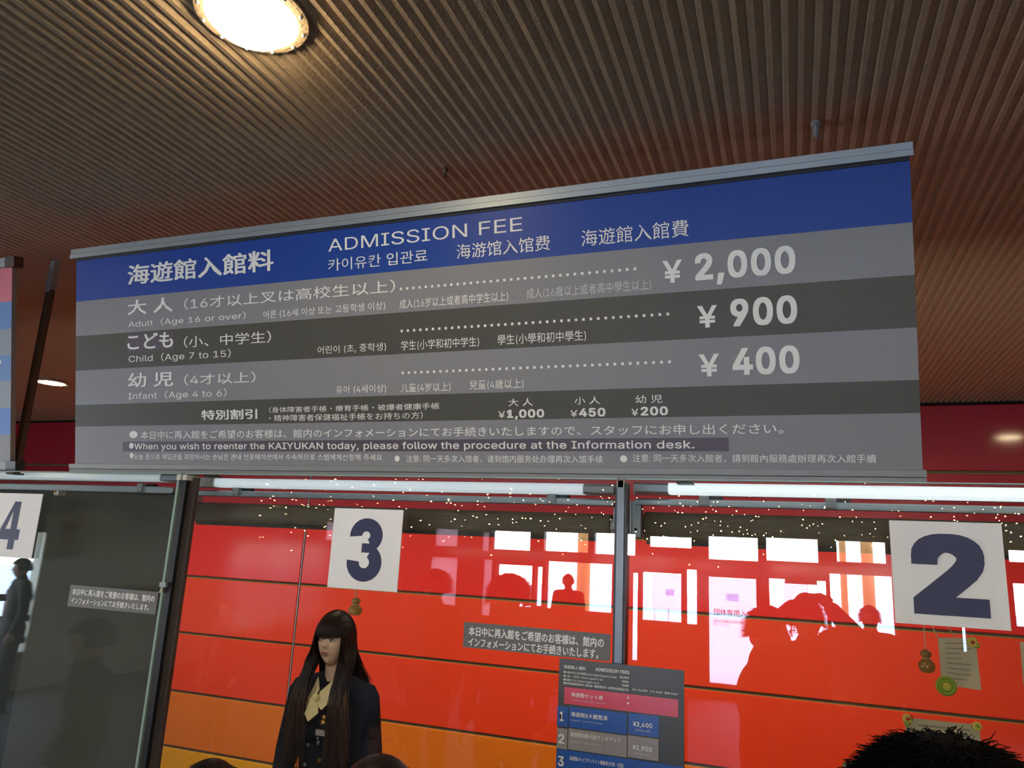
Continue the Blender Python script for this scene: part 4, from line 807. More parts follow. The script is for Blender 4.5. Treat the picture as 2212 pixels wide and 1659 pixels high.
va, vb = SP.uv(12, 997)[1], SP.uv(12, 1015)[1]; uc = SP.uv(19, 1005)[0]; ud = SP.uv(40, 1005)[0]
obj('bottom_rail', SP.slab(MB(), ul, uc, vb, va, -0.022, 0.010), M['alu_dark'], s2)
obj('rail_end_cap', SP.slab(MB(), uc, ud, vb, va + 0.002, -0.024, 0.012), M['black_metal'], s2)
text_px(SP, ')', (-2, 775, 789, 3, 775, 789), M['ink'], s2, 0.0, 0.0018)

# hanging posts
px_, = [at(35, 1010, y=1.93)]
for k, (x, lab) in enumerate(((px_[0], 'thin brown vertical post between the two banner signs'), (-1.75, 'hidden post behind the price lettering side left of the banner middle'), (-0.25, 'concealed brown post behind the yen prices of the large banner'))):
    y = 1.93; zb = GT + 0.004
    t = thing('hanging_post', lab, 'post', (x, y, zb))
    obj('tube', MB().box(x - 0.0125, x + 0.0125, y - 0.010, y + 0.010, zb, HC - 0.12), M['brown_metal'], t)
    obj('sleeve', MB().box(x - 0.016, x + 0.010, y - 0.013, y + 0.012, HC - 0.13, HC - 0.004), M['alu'], t, label='silver upper sleeve')
    obj('foot_plate', MB().box(x - 0.02, x + 0.02, y - 0.02, y + 0.02, zb - 0.006, zb), M['brown_metal'], t)

# ------------------------------------------------------------------ cards and notices on the glass
GP = Plane((0, YG - 0.002, 0), (1, 0, 0), (0, 0, 1))
def card(ch, q, lab, num_box):
    (u0, v1), (u1, _), (u2, v0), (u3, _) = [GP.uv(*p) for p in q]
    ua = (u0 + u2) / 2; ub = (u1 + u3) / 2
    t = thing('number_card', lab, 'number card', (ua, YG - 0.002, v0))
    obj('card', GP.slab(MB(), ua, ub, v0, v1, 0, 0.002), M['paper'], t)
    x0, y0, x1, y1 = num_box
    ca, za_ = GP.uv(x0, y1); cb, zb_ = GP.uv(x1, y0)
    mb = MB(); w = cb - ca; h = zb_ - za_
    if ch == '3':
        lay = []; st = .355
        def stroke(cx, cy, rx, ry, a0, a1, n, n_=26):
            k = len(mb.v)
            for i in range(n_ + 1):
                a = math.radians(a0 + (a1 - a0) * i / n_)
                for q in (0, 1):
                    mb.v.append(tuple(GP.p(ca + w * (cx + (rx - q * st) * math.cos(a)), za_ + h * (cy + (ry - q * st * w / h * .92) * math.sin(a)), n)))
            for i in range(n_): mb.f.append((k + 2 * i, k + 2 * i + 1, k + 2 * i + 3, k + 2 * i + 2) if a1 < a0 else (k + 2 * i + 1, k + 2 * i, k + 2 * i + 2, k + 2 * i + 3))
        stroke(.50, .725, .47, .275, 186, -62, .0024); stroke(.50, .30, .50, .30, 62, -186, .00255)
        k = len(mb.v); mb.v += [tuple(GP.p(ca + w * a, za_ + h * b, .0027)) for a, b in ((.40, .455), (.78, .455), (.78, .60), (.40, .60))]; mb.f.append((k, k + 1, k + 2, k + 3))
    elif ch == '4':
        for q in (((.50, 0), (.82, 0), (.82, 1), (.50, 1)), ((0, .20), (.50, .20), (.50, .42), (0, .42)), ((.82, .20), (1, .20), (1, .42), (.82, .42)), ((0, .42), (.25, .42), (.50, .80), (.50, 1))):
            k = len(mb.v); mb.v += [tuple(GP.p(ca + w * a, za_ + h * b, .0024)) for a, b in q]; mb.f.append((k, k + 1, k + 2, k + 3))
    else:
        lay = [(dx, dy) for dx in (-1, 1) for dy in (-1, 1)]
        wt = .030; co, fs, zl = text_mesh(ch, wt); g = .026; P_ = []
        for q, (dx, dy) in enumerate(lay):
            P_ += [(x + dx * g, y + dy * g, .0024 + .00015 * (q * 3 + z)) for (x, y), z in zip(co, zl)]
            mb.f += [tuple(i + q * len(co) for i in f) for f in fs]
        a0, a1 = min(p[0] for p in P_), max(p[0] for p in P_); b0, b1 = min(p[1] for p in P_), max(p[1] for p in P_)
        mb.v = [tuple(GP.p(ca + (x - a0) / (a1 - a0) * w, za_ + (y - b0) / (b1 - b0) * h, n)) for x, y, n in P_]
    obj('numeral', mb, M['navy'], t)
card('3', [(725, 1097.5), (872.5, 1102.5), (707, 1268), (858, 1280)], 'square white card with dark blue numeral 3 on the middle window', (746, 1121, 833, 1254))
card('2', [(1920.5, 1124), (2160.6, 1126), (1934, 1345), (2185, 1355)], 'square white card with dark blue numeral 2 on the right window', (1975, 1156, 2124, 1325))
q4 = [(-66, 1063), (95, 1067), (-104, 1195), (68, 1205)]
card('4', q4, 'white card with blue numeral 4 cut by the left edge', (-6, 1084, 56, 1185))
# re-entry notices
def notice(lab, box, l1, l2):
    q = [GP.uv(*p) for p in box]; ua = (q[0][0] + q[2][0]) / 2; ub = (q[1][0] + q[3][0]) / 2; v1 = (q[0][1] + q[1][1]) / 2; v0 = (q[2][1] + q[3][1]) / 2
    t = thing('notice_strip', lab, 'notice', (ua, YG - 0.002, v0))
    obj('film', GP.slab(MB(), ua, ub, v0, v1, 0, 0.0012), M['strip'], t)
    text_px(GP, '本日中に再入館をご希望のお客様は、館内の', l1, M['ink'], t, 0.028, 0.0018)
    text_px(GP, 'インフォメーションにてお手続きいたします。', l2, M['ink'], t, 0.028, 0.0018)
notice('grey strip notice with two cream Japanese lines at lower right of window 3', [(1003, 1345), (1320, 1368), (1000, 1399), (1317, 1427)],
       (1013, 1354, 1376, 1305, 1376, 1396), (1012, 1378, 1399, 1293, 1400, 1420))
notice('grey strip notice over the charcoal blind of window 4', [(152, 1262), (343, 1280), (148, 1306), (335, 1331)],
       (158, 1269, 1283, 335, 1287, 1303), (155, 1288, 1302, 323, 1307, 1321))

# price poster overlapping the mullion
PP2 = Plane((0, YG - 0.02, 0), (1, 0, 0), (0, 0, 1))
def zz(x, y): return 1190 + x / 6.663, 1410 + y / 6.663
a = PP2.uv(*zz(130, 95)); b = PP2.uv(*zz(1920, 235)); c = PP2.uv(*zz(95, 1600))
post = thing('price_poster', 'charcoal price poster with pink and blue strips over the mullion', 'poster', (a[0], YG - 0.02, 1.02))
obj('sheet', PP2.slab(MB(), a[0], b[0], 1.02, (a[1] + b[1]) / 2, 0, 0.004), M['poster_bg'], post)
def strip_px(m, x0, y0, y1, x1, y2, y3, lab, n=0.0055):
    p = [PP2.uv(*zz(x0, y0)), PP2.uv(*zz(x0, y1)), PP2.uv(*zz(x1, y2)), PP2.uv(*zz(x1, y3))]
    obj('price_strip', PP2.slab(MB(), p[0][0], p[2][0], (p[1][1] + p[3][1]) / 2, (p[0][1] + p[2][1]) / 2, 0.004, n), M[m], post, label=lab)
strip_px('pink', 205, 505, 740, 1838, 650, 910, 'glossy pink strip')
strip_px('pblue', 105, 760, 1050, 262, 775, 1065, 'blue number strip')
strip_px('pblue', 275, 775, 1070, 1100, 855, 1165, 'glossy blue strip', 0.0065)
strip_px('pblue', 1125, 862, 1170, 1560, 905, 1210, 'blue price strip')
strip_px('pgrey', 100, 1075, 1370, 250, 1090, 1385, 'mauve grey number strip')
strip_px('pgrey', 262, 1092, 1390, 1100, 1180, 1490, 'mauve grey strip')
strip_px('pgrey', 1115, 1185, 1495, 1555, 1235, 1550, 'mauve grey price strip')
strip_px('pblue', 90, 1400, 1790, 1900, 1605, 1990, 'wide blue strip')
def pt(s, x0, t0, b0, x1, t1, b1, m='ink', w=0.01, ref=None):
    p0 = zz(x0, t0); p1 = zz(x0, b0); p2 = zz(x1, t1); p3 = zz(x1, b1)
    text_px(PP2, s, (p0[0], p0[1], p1[1], p2[0], p2[1], p3[1]), M[m], post, w, 0.0072, ref)
pt('海遊館入場料', 200, 168, 222, 515, 195, 250)
pt('ADMISSION FEES', 652, 212, 262, 1140, 248, 298, w=.03)
pt('■大人(16才以上叉は高校生以上) Adults (16years or over)', 198, 255, 300, 955, 322, 362)
pt('¥2,000', 1003, 330, 368, 1133, 335, 373, w=.03)
pt('■小人(小、中学生) Children (aged 7 to 15)', 196, 310, 350, 760, 362, 398)
pt('¥900', 1035, 392, 425, 1130, 396, 430, w=.03)
pt('■幼児(4才以上) Infants (aged 4 to 6)', 196, 365, 408, 700, 408, 445)
pt('¥400', 1035, 445, 480, 1130, 450, 485, w=.03)
pt('■特別割引(身体障害者手帳・療育手帳・被爆者健康手帳・精神障害者保健福祉手帳)', 194, 418, 462, 1128, 500, 540)
pt('大人 ¥1,000  小人 ¥450  幼児 ¥200', 1175, 512, 550, 1832, 560, 600, w=.02)
pt('海遊館セット券', 302, 565, 630, 762, 605, 672)
pt('Combined ticket with Aquarium', 300, 665, 692, 790, 705, 735, 'ink_dim', 0)
pt('●', 1108, 625, 652, 1132, 628, 655)
pt('■', 1108, 706, 732, 1132, 708, 735)
pt('1', 140, 835, 972, 195, 840, 978, w=.04)
pt('海遊館&大観覧車', 300, 848, 920, 828, 890, 960)
pt('Aquarium + Giant Ferris Wheel', 300, 952, 985, 750, 995, 1025, 'ink_dim', 0)
pt('¥2,600', 1190, 985, 1065, 1468, 1005, 1085, w=.03)
pt('(¥100 off)', 1222, 1090, 1128, 1438, 1100, 1140, 'ink_dim', 0)
pt('2', 120, 1155, 1295, 208, 1160, 1300, w=.04)
pt('海遊館&観光船サンタマリア', 290, 1135, 1205, 1015, 1212, 1285)
pt('Aquarium + Sightseeing Ship', 288, 1255, 1290, 740, 1300, 1335, 'ink_dim', 0)
pt('¥2,900', 1183, 1320, 1405, 1460, 1340, 1425, w=.03)
pt('(¥700 off)', 1215, 1425, 1460, 1430, 1440, 1478, 'ink_dim', 0)
pt('3', 112, 1475, 1620, 200, 1480, 1625, w=.04)
pt('海遊館&キャプテンライン乗船券(片道・往復)', 280, 1485, 1550, 1055, 1570, 1640)

# ------------------------------------------------------------------ charms and notes behind the glass
def gourd(px, top, bot, halfw, y, lab, cords, m='gourd'):
    p = at(px, (top + bot) / 2, y=y); zt = at(px, top, y=y)[2]; zb = at(px, bot, y=y)[2]; h = zt - zb; r = halfw * h
    t = thing('gourd_charm', lab, 'charm', (p[0], y, zb))
    prof = [(0.02, 0.0), (.55, .03), (.85, .12), (1.0, .26), (.93, .40), (.66, .52), (.42, .60), (.40, .64), (.58, .71), (.68, .79), (.60, .88), (.36, .95), (.12, .985), (.10, 1.0)]
    obj('gourd', MB().lathe((p[0], y, zb), [(a * r, b * h) for a, b in prof], 24), M[m], t, smooth=True)
    obj('collar', MB().lathe((p[0], y, zb), [(.44 * r, .60 * h), (.48 * r, .62 * h), (.44 * r, .64 * h)], 20), M['cord'], t)
    for c in cords:
        e = at(c[0], c[1], y=y); obj('cord', MB().tube([(p[0], y, zt), tuple(e)], 0.0012, 6), M['cord'], t)
gourd(768, 1290, 1330, 0.40, 1.92, 'small tan gourd charm hanging below card 3', [(763, 1262), (772, 1262)], 'gourd_tan')
gourd(2001, 1402, 1454, 0.34, 1.92, 'dark brown gourd charm hanging below card 2', [(1995, 1340)])
def flower(c, r, m1, m2, t, n=7):
    mb = MB()
    for k in range(n):
        a = 2 * math.pi * k / n; mb.ball((c[0] + r * .6 * math.cos(a), c[1] - 0.004, c[2] + r * .6 * math.sin(a)), (r * .45, .003, r * .45), 8, 5)
    f = obj('petals', mb, m1, t); obj('flower_centre', MB().ball((c[0], c[1] - 0.007, c[2]), (r * .35, .004, r * .35), 8, 5), m2, f)
def note(q, lab, y=1.925, lines=8, deco=(), cords=()):
    P4 = [at(*p, y=y) for p in q]
    t = thing('paper_note', lab, 'note', tuple(P4[2]))
    mb = MB(); f = [tuple(p) for p in P4]; bk = [(p[0], p[1] + 0.0015, p[2]) for p in f]
    mb.hexa([f[2], f[3], bk[3], bk[2], f[0], f[1], bk[1], bk[0]])
    obj('sheet', mb, M['note'], t)
    mb = MB(); A, B, Cc, D = [np.array(p) for p in f]
    rn = random.Random(2)
    for k in range(lines):
        s = (k + 1.2) / (lines + 1.6)
        l = A + (Cc - A) * s; r = B + (D - B) * s
        a = l + (r - l) * .18; b = l + (r - l) * rn.uniform(.55, .88); h = np.array([0, 0, abs(A[2] - Cc[2]) / lines * .22])
        o_ = np.array([0, -0.0006, 0]); mb.add([a + o_, b + o_, b + h + o_, a + h + o_], [(0, 1, 2, 3)])
    obj('writing', mb, M['note_ink'], t, kind='stuff')
    for d in deco:
        c = at(d[0], d[1], y=y - 0.002); flower(c, d[2], M[d[3]], M[d[4]], t)
    for (x0, y0, x1, y1) in cords:
        obj('cord', MB().tube([tuple(at(x0, y0, y=y)), tuple(at(x1, y1, y=y))], 0.0011, 6), M['cord'], t)
    return t
t = note([(2026, 1378), (2107, 1378), (2034, 1479), (2120, 1491)], 'cream handwritten note with green and yellow flowers hanging below card 2',
         deco=((2100, 1387, 0.011, 'yellow', 'redpetal'), (2109, 1394, 0.006, 'green', 'yellow')), cords=((2010, 1345, 2026, 1378), (2042, 1345, 2064, 1378)))
c = at(2044, 1482, y=1.918)
mb = MB(); n = 20; r = 0.0165
for rr in (r, r * .6):
    mb.ring_loft([[(c[0] + (rr + d1 * .004) * math.cos(2 * math.pi * k / n), c[1] + d2 * .003, c[2] + (rr + d1 * .004) * math.sin(2 * math.pi * k / n)) for k in range(n)] for d1, d2 in ((-1, 0), (0, -1), (1, 0), (0, 1), (-1, 0))], cap=False)
rs = obj('rosette', mb, M['green'], t)
obj('rosette_centre', MB().ball((c[0], c[1], c[2]), (r * .5, .003, r * .5), 12, 6), M['yellow'], rs)
note([(1955, 1550), (2116, 1566), (1958, 1610), (2120, 1628)], 'cream note with red and yellow flower corners behind the black haired head', y=YG + 0.0125, lines=3,
     deco=((1960, 1552, .010, 'yellow', 'redpetal'), (1966, 1549, .005, 'redpetal', 'yellow'), (2110, 1568, .009, 'yellow', 'green'), (1959, 1562, .006, 'green', 'yellow')))
note([(1820, 1646), (1872, 1651), (1821, 1690), (1874, 1696)], 'small cream note at the bottom edge left of the black haired head', lines=3)
note([(2203, 1386), (2290, 1390), (2211, 1480), (2300, 1490)], 'cream note cut by the right edge beside card 2', lines=6)

# ------------------------------------------------------------------ ceiling fittings
def downlight(x, y, lab, group=None, drop=.03):
    t = thing('downlight', lab, 'ceiling light', (x, y, HC), group)
    r = 0.088
    obj('diffuser', MB().lathe((x, y, HC), [(r, -0.002), (r * .96, -0.004 - 0.010 * drop), (r * .8, -0.004 - 0.022 * drop), (r * .5, -0.004 - 0.032 * drop), (r * .2, -0.004 - 0.036 * drop), (.001, -0.004 - 0.0365 * drop)], 36), M['lamp'], t, smooth=True)
    obj('trim_ring', MB().lathe((x, y, HC), [(r, 0.0), (r + .022, 0.0), (r + .022, -0.006), (r + 0.003, -0.010), (r, -0.004)], 36), M['ceiling'], t)
    for k in range(12):
        a = 2 * math.pi * (k + .5) / 12; obj('rim_glint', MB().ball((x + (r + .013) * math.cos(a), y + (r + .013) * math.sin(a), HC - 0.010), 0.004, 6, 4), M['alu'], t)  # small balls added to imitate glints of light around the rim
SCL = YG / 2.6
c1 = (-1.375 * SCL, 1.425 * SCL); c2 = (at(112, 825, z=HC)[0], at(112, 825, z=HC)[1]); c3 = at(2180, 943, z=HC); c3 = (c3[0], 2 * YW - c3[1])
downlight(*c1, 'big round glowing downlight at the top of the view', drop=1.2)
downlight(*c2, 'far downlight glowing beside the brown post')
downlight(*c3, 'downlight mirrored as a spot in the crimson wall at right')
dx = (c3[0] - c2[0]) / 3
for k in (1, 2): downlight(c2[0] + dx * k, c2[1], 'downlight hidden above the office behind the %s of the big banner' % ('heading' if k == 1 else 'yen prices'), 'downlights behind the banner')
for k, x in enumerate((c1[0] - dx, c1[0] + dx, c1[0] + 2 * dx)): downlight(x, c1[1], 'downlight over the queue outside the view, %s' % ('left of the big glowing one', 'right of the big glowing one', 'nearest the right wall')[k], 'downlights over the queue')
for x, w in ((-6.5, 'nearest the left wall'), (-3.3, 'left of the middle one'), (c1[0], 'in the middle'), (1.6, 'right of the middle one'), (4.2, 'nearest the right wall')):
    downlight(x, -2.0, 'downlight behind the photographer, ' + w, 'downlights behind the photographer')
# sprinkler head
p = at(1762, 268, z=HC)
t = thing('sprinkler_head', 'small pale sprinkler head on the ceiling above the right part of the banner', 'sprinkler', (p[0], p[1], HC))
obj('rosette', MB().lathe((p[0], p[1], HC), [(.012, .004), (.012, -.003), (.007, -.007)], 16), M['alu'], t)
obj('body', MB().lathe((p[0], p[1], HC), [(.006, -.006), (.0075, -.012), (.0075, -.026), (.004, -.030)], 12), M['alu_dark'], t)
obj('deflector', MB().lathe((p[0], p[1], HC), [(.002, -.030), (.003, -.036), (.007, -.037), (.007, -.039)], 12), M['alu'], t)
p = at(962, 366, z=HC)
t = thing('sprinkler_head', 'tiny dark sprinkler head on the ceiling left of the banner middle', 'sprinkler', (p[0], p[1], HC))
obj('body', MB().lathe((p[0], p[1], HC), [(.008, .004), (.008, -.004), (.005, -.012), (.005, -.018)], 12), M['brown_metal'], t)
obj('deflector', MB().lathe((p[0], p[1], HC), [(.002, -.018), (.006, -.020), (.006, -.022)], 12), M['brown_metal'], t)

# fairy lights strung behind the photographer, mirrored in the glass
rf = random.Random(11)
for s, (xa, xb, n) in enumerate(((560, 1340, 170), (1370, 2230, 200))):
    t = None; mb = MB(); wires = MB()
    D = 8.6; yr = 2 * YG - D
    xs_ = []
    t = thing('fairy_light_curtain', ['leftmost curtain of tiny warm fairy lights, between card 3 and the mullion', 'warm fairy lights reflected across the rolled blind of the window with card 2'][s], 'fairy lights', (at(xa, 1100, y=D)[0], yr, HC))
    for k in range(n):
        px = rf.uniform(xa, xb); yc = 1105 + (px - 1000) * .028; py = yc + rf.gauss(0, 38)
        py = max(1035, min(py, 1225))
        dd = D + rf.uniform(-.5, .5); p = at(px, py, y=dd)
        c = (p[0], 2 * YG - dd, p[2]); rr = rf.choice((.0035, .0045, .0060))
        mb.ball(c, rr, 6, 4)
        if k % 7 == 0:
            wires.tube([(c[0], c[1], HC - 0.01), (c[0] + .01, c[1], p[2] + .15), (c[0], c[1], p[2])], 0.002, 4)
    obj('bulbs', mb, M['fairy'], t, kind='stuff')
    obj('wires', wires, M['black_metal'], t, kind='stuff')

# ------------------------------------------------------------------ people
def G(x): return math.exp(-x * x)
def head_mesh(c, s=1.0, yaw=0.0, pitch=0.0, female=True):
    """head facing -y before turning"""
    mb = MB(); nu, nv = 48, 34; rings = []
    R = Matrix.Rotation(yaw, 3, 'Z') @ Matrix.Rotation(pitch, 3, 'X')
    for k in range(nv + 1):
        th = math.pi * (0.004 + .992 * k / nv); ring = []
        for i in range(nu):
            ph = 2 * math.pi * i / nu; dx = math.sin(th) * math.cos(ph); dy = math.sin(th) * math.sin(ph); dz = -math.cos(th)
            x = dx * .074; y = dy * .094; z = dz * .116
            if dz < 0:
                t = -dz; x *= 1 - .34 * t ** 1.6
                y *= (1 - .42 * t) if dy > 0 else 1
                if dy < 0: y -= .010 * t
            if dy < 0:
                fr = min(1, -dy * 1.6)
                y *= .93
                if -.30 < dz < .16:
                    q = (0.16 - dz) / .36
                    hgt = (.004 + .020 * min(1, q) ** 1.3) * (1 if dz > -.20 else max(0, (dz + .30) / .10))
                    y -= fr * hgt * G(dx / (.10 + .07 * q))
                y += fr * .008 * G((abs(dx) - .36) / .17) * G((dz - .05) / .10)
                y -= fr * .004 * G((abs(dx) - .45) / .2) * G((dz + .22) / .16)
                y -= fr * .005 * G(dx / .22) * G((dz + .46) / .07)
                y += fr * .003 * G(dx / .25) * G((dz + .62) / .06)
                y -= fr * .006 * G(dx / .28) * G((dz + .84) / .14)
            ring.append(Vector(c) + R @ (Vector((x, y, z)) * s))
        rings.append(ring)
    mb.ring_loft(rings)
    for sx in (-1, 1):
        q = Vector(c) + R @ (Vector((sx * .074, .006, -.002)) * s); mb.ball(q, (.008 * s, .016 * s, .028 * s), 10, 8, R)
    return mb, R

def fuse(mb, voxel, smooth_it=6):
    me = bpy.data.meshes.new('body'); me.from_pydata(mb.v, [], mb.f); me.update()
    o = bpy.data.objects.new('body', me); COL.objects.link(o)
    r = o.modifiers.new('r', 'REMESH'); r.mode = 'VOXEL'; r.voxel_size = voxel; r.adaptivity = 0
    s = o.modifiers.new('s', 'SMOOTH'); s.factor = .5; s.iterations = smooth_it
    dg = bpy.context.evaluated_depsgraph_get(); ev = o.evaluated_get(dg); m2 = bpy.data.meshes.new_from_object(ev)
    n = len(m2.vertices); co = np.empty(n * 3); m2.vertices.foreach_get('co', co)
    out = MB(); out.v = [tuple(p) for p in co.reshape(-1, 3)]; out.f = [tuple(p.vertices) for p in m2.polygons]
    bpy.data.objects.remove(o); bpy.data.meshes.remove(me); bpy.data.meshes.remove(m2)
    return out

def hand(mb, wrist, direction, palm_n, s=1.0, curl=.35):
    d = Vector(direction).normalized(); n = Vector(palm_n).normalized(); sd = d.cross(n).normalized(); n = sd.cross(d).normalized(); w = Vector(wrist)
    mb.limb(w, w + d * .045 * s, .021 * s, .026 * s); 
    for k in range(4):
        base = w + d * .075 * s + sd * (k - 1.5) * .0185 * s
        mb.limb(w + d * .02 * s + sd * (k - 1.5) * .011 * s, base, .014 * s, .0115 * s, 8)
        L = (.036, .042, .039, .030)[k] * s; a = curl; p = base
        for j in range(3):
            dirn = (d * math.cos(a) + n * math.sin(a)).normalized(); q = p + dirn * L * (.95, .62, .5)[j]; mb.limb(p, q, (.0095 - .001 * j) * s, (.0088 - .001 * j) * s, 8); p = q; a += curl
    p = w + d * .02 * s - sd * .02 * s; q = p + (d * .6 - sd * .75 + n * .2).normalized() * .038 * s; mb.limb(p, q, .013 * s, .0105 * s, 8)
    mb.limb(q, q + (d * .85 - sd * .35 + n * .3).normalized() * .03 * s, .0105 * s, .009 * s, 8)

def strands_long(c, R, rnd):
    """long straight hair with full bangs; returns dark strands and lighter ends"""
    A = MB(); B = MB(); a, b, h = .089, .104, .125
    c = Vector(c)
    def P(ph, th, g=1.0): return Vector((math.sin(ph) * math.sin(th) * a * g, -math.cos(ph) * math.sin(th) * b * g, math.cos(th) * h * g))
    for k in range(3400):
        ph = rnd.uniform(-math.pi, math.pi); g = rnd.uniform(.97, 1.04)
        ap = abs(ph); pts = []
        tw = rnd.uniform(-.04, .04)
        if ap < .85:
            if rnd.random() < .25: pass
            tend = 1.40 + rnd.uniform(-.05, .07) - .10 * max(0, ap - .5)
            for j in range(9): pts.append(c + R @ P(ph * (1 - .1 * j / 9) + tw * j / 9, .10 + (tend - .10) * j / 8, g))
            A.tube(pts, [.0016] * 8 + [.0006], 3)
            continue
        for j in range(7): pts.append(c + R @ P(ph + tw * j / 7, .08 + 1.45 * j / 6, g))
        last = pts[-1]; endz = rnd.uniform(-.52, -.36) if ap < 2.0 else rnd.uniform(-.50, -.40)
        side = 1 if ph > 0 else -1
        tx = last.x + side * (rnd.uniform(.0, .075) if ap < 2 else rnd.uniform(-.02, .05))
        ty = c.y + (-.118 - rnd.uniform(0, .035) if ap < 1.75 else (.13 + rnd.uniform(0, .02)))
        if 1.75 <= ap < 2.2: ty = c.y + rnd.uniform(.10, .15)
        xk = rnd.uniform(.064, .122) if side > 0 else -rnd.uniform(.056, .096)
        if ap < 1.75: tx = c.x + (rnd.uniform(.085, .200) if side > 0 else -rnd.uniform(.020, .125))
        for j in range(1, 9):
            t = j / 8; z = last.z + (c.z + endz - last.z) * t; e = max(0, min(1, (c.z - .03 - z) / .24)); e = e * e * (3 - 2 * e); e = e if ap < 1.75 else min(1, t * 2) ** 1.6
            if ap >= 1.75: x = last.x + (tx - last.x) * (t ** 1.15) + rnd.uniform(-.0015, .0015)
            else:
                k1 = max(0, min(1, (last.z - z) / max(.02, last.z - (c.z - .11)))); k1 = k1 * k1 * (3 - 2 * k1)
                x = last.x * (1 - k1) + (c.x + xk) * k1; x += (tx - c.x - xk) * e * t
            y = last.y + (ty - last.y) * e
            pts.append(Vector((x, y, z)))
        A.tube(pts[:11], .0024, 3)
        (B if rnd.random() < .6 else A).tube(pts[10:], [.0018, .0016, .0014, .0010, .0005][:len(pts[10:])], 3)
    cap = MB(); rings = []
    for k in range(16):
        th = .03 + (1.62) * k / 15
        rings.append([c + R @ P(2 * math.pi * i / 30, th if (abs(((2 * math.pi * i / 30 + math.pi) % (2 * math.pi)) - math.pi) > .9) else min(th, 1.25), .965) for i in range(30)])
    A.ring_loft(rings, cap=False)
    # back curtain
    rings = []
    for j in range(8):
        z = c.z - .005 - .42 * j / 7; e = min(1, j / 3.5)
        rings.append([Vector((c.x + math.sin(q) * (.080 + .045 * j / 7), c.y - math.cos(q) * .09 * (1 - e * .2) * (1 if math.cos(q) > 0 else 1) + .035 * e, z)) for q in [1.75 + (2 * math.pi - 3.5) * i / 22 for i in range(23)]])
    n = 23; vs = [p for r in rings for p in r]; fs = [(k * n + i, k * n + i + 1, (k + 1) * n + i + 1, (k + 1) * n + i) for k in range(7) for i in range(n - 1)]
    A.add(vs, fs)
    return A, B
def strands_short(c, R, rnd, fluff=0.0, n=1600, s=1.0):
    A = MB(); c = Vector(c); q_ = 1 + .22 * fluff; a, b, h = .080 * s * q_, .100 * s * q_, .122 * (1 + .35 * (s - 1)) * (1 + .05 * fluff)
    rings = []
    for k in range(15):
        th = .03 + 1.75 * k / 14
        rings.append([c + R @ Vector((math.sin(p) * math.sin(min(th, 1.15 if math.cos(p) > .55 else 9)) * a, -math.cos(p) * math.sin(min(th, 1.15 if math.cos(p) > .55 else 9)) * b, math.cos(min(th, 1.15 if math.cos(p) > .55 else 9)) * h)) for p in [2 * math.pi * i / 30 for i in range(30)]])
    A.ring_loft(rings, cap=False)
    for k in range(n):
        ph = rnd.uniform(-math.pi, math.pi); th = math.acos(rnd.uniform(-.25, 1)); 
        if math.cos(ph) > .5 and th > 1.15: continue
        d = Vector((math.sin(ph) * math.sin(th), -math.cos(ph) * math.sin(th), math.cos(th)))
        p0 = Vector((d.x * a, d.y * b, d.z * h)) * .97
        dn = Vector((d.x, d.y, -.6)).normalized()
        L = rnd.uniform(.010, .024)
        pts = [c + R @ p0]; q = p0.copy()
        for j in range(3):
            v = (d * (.25 + fluff) + dn * (.8 - fluff * .4) + Vector((rnd.gauss(0, .35), rnd.gauss(0, .35), rnd.gauss(0, .3))) * (.3 + fluff)).normalized()
            q = q + v * L * .5; pts.append(c + R @ q)
        A.tube(pts, [.0013, .0011, .0008, .0003], 3)
    return A

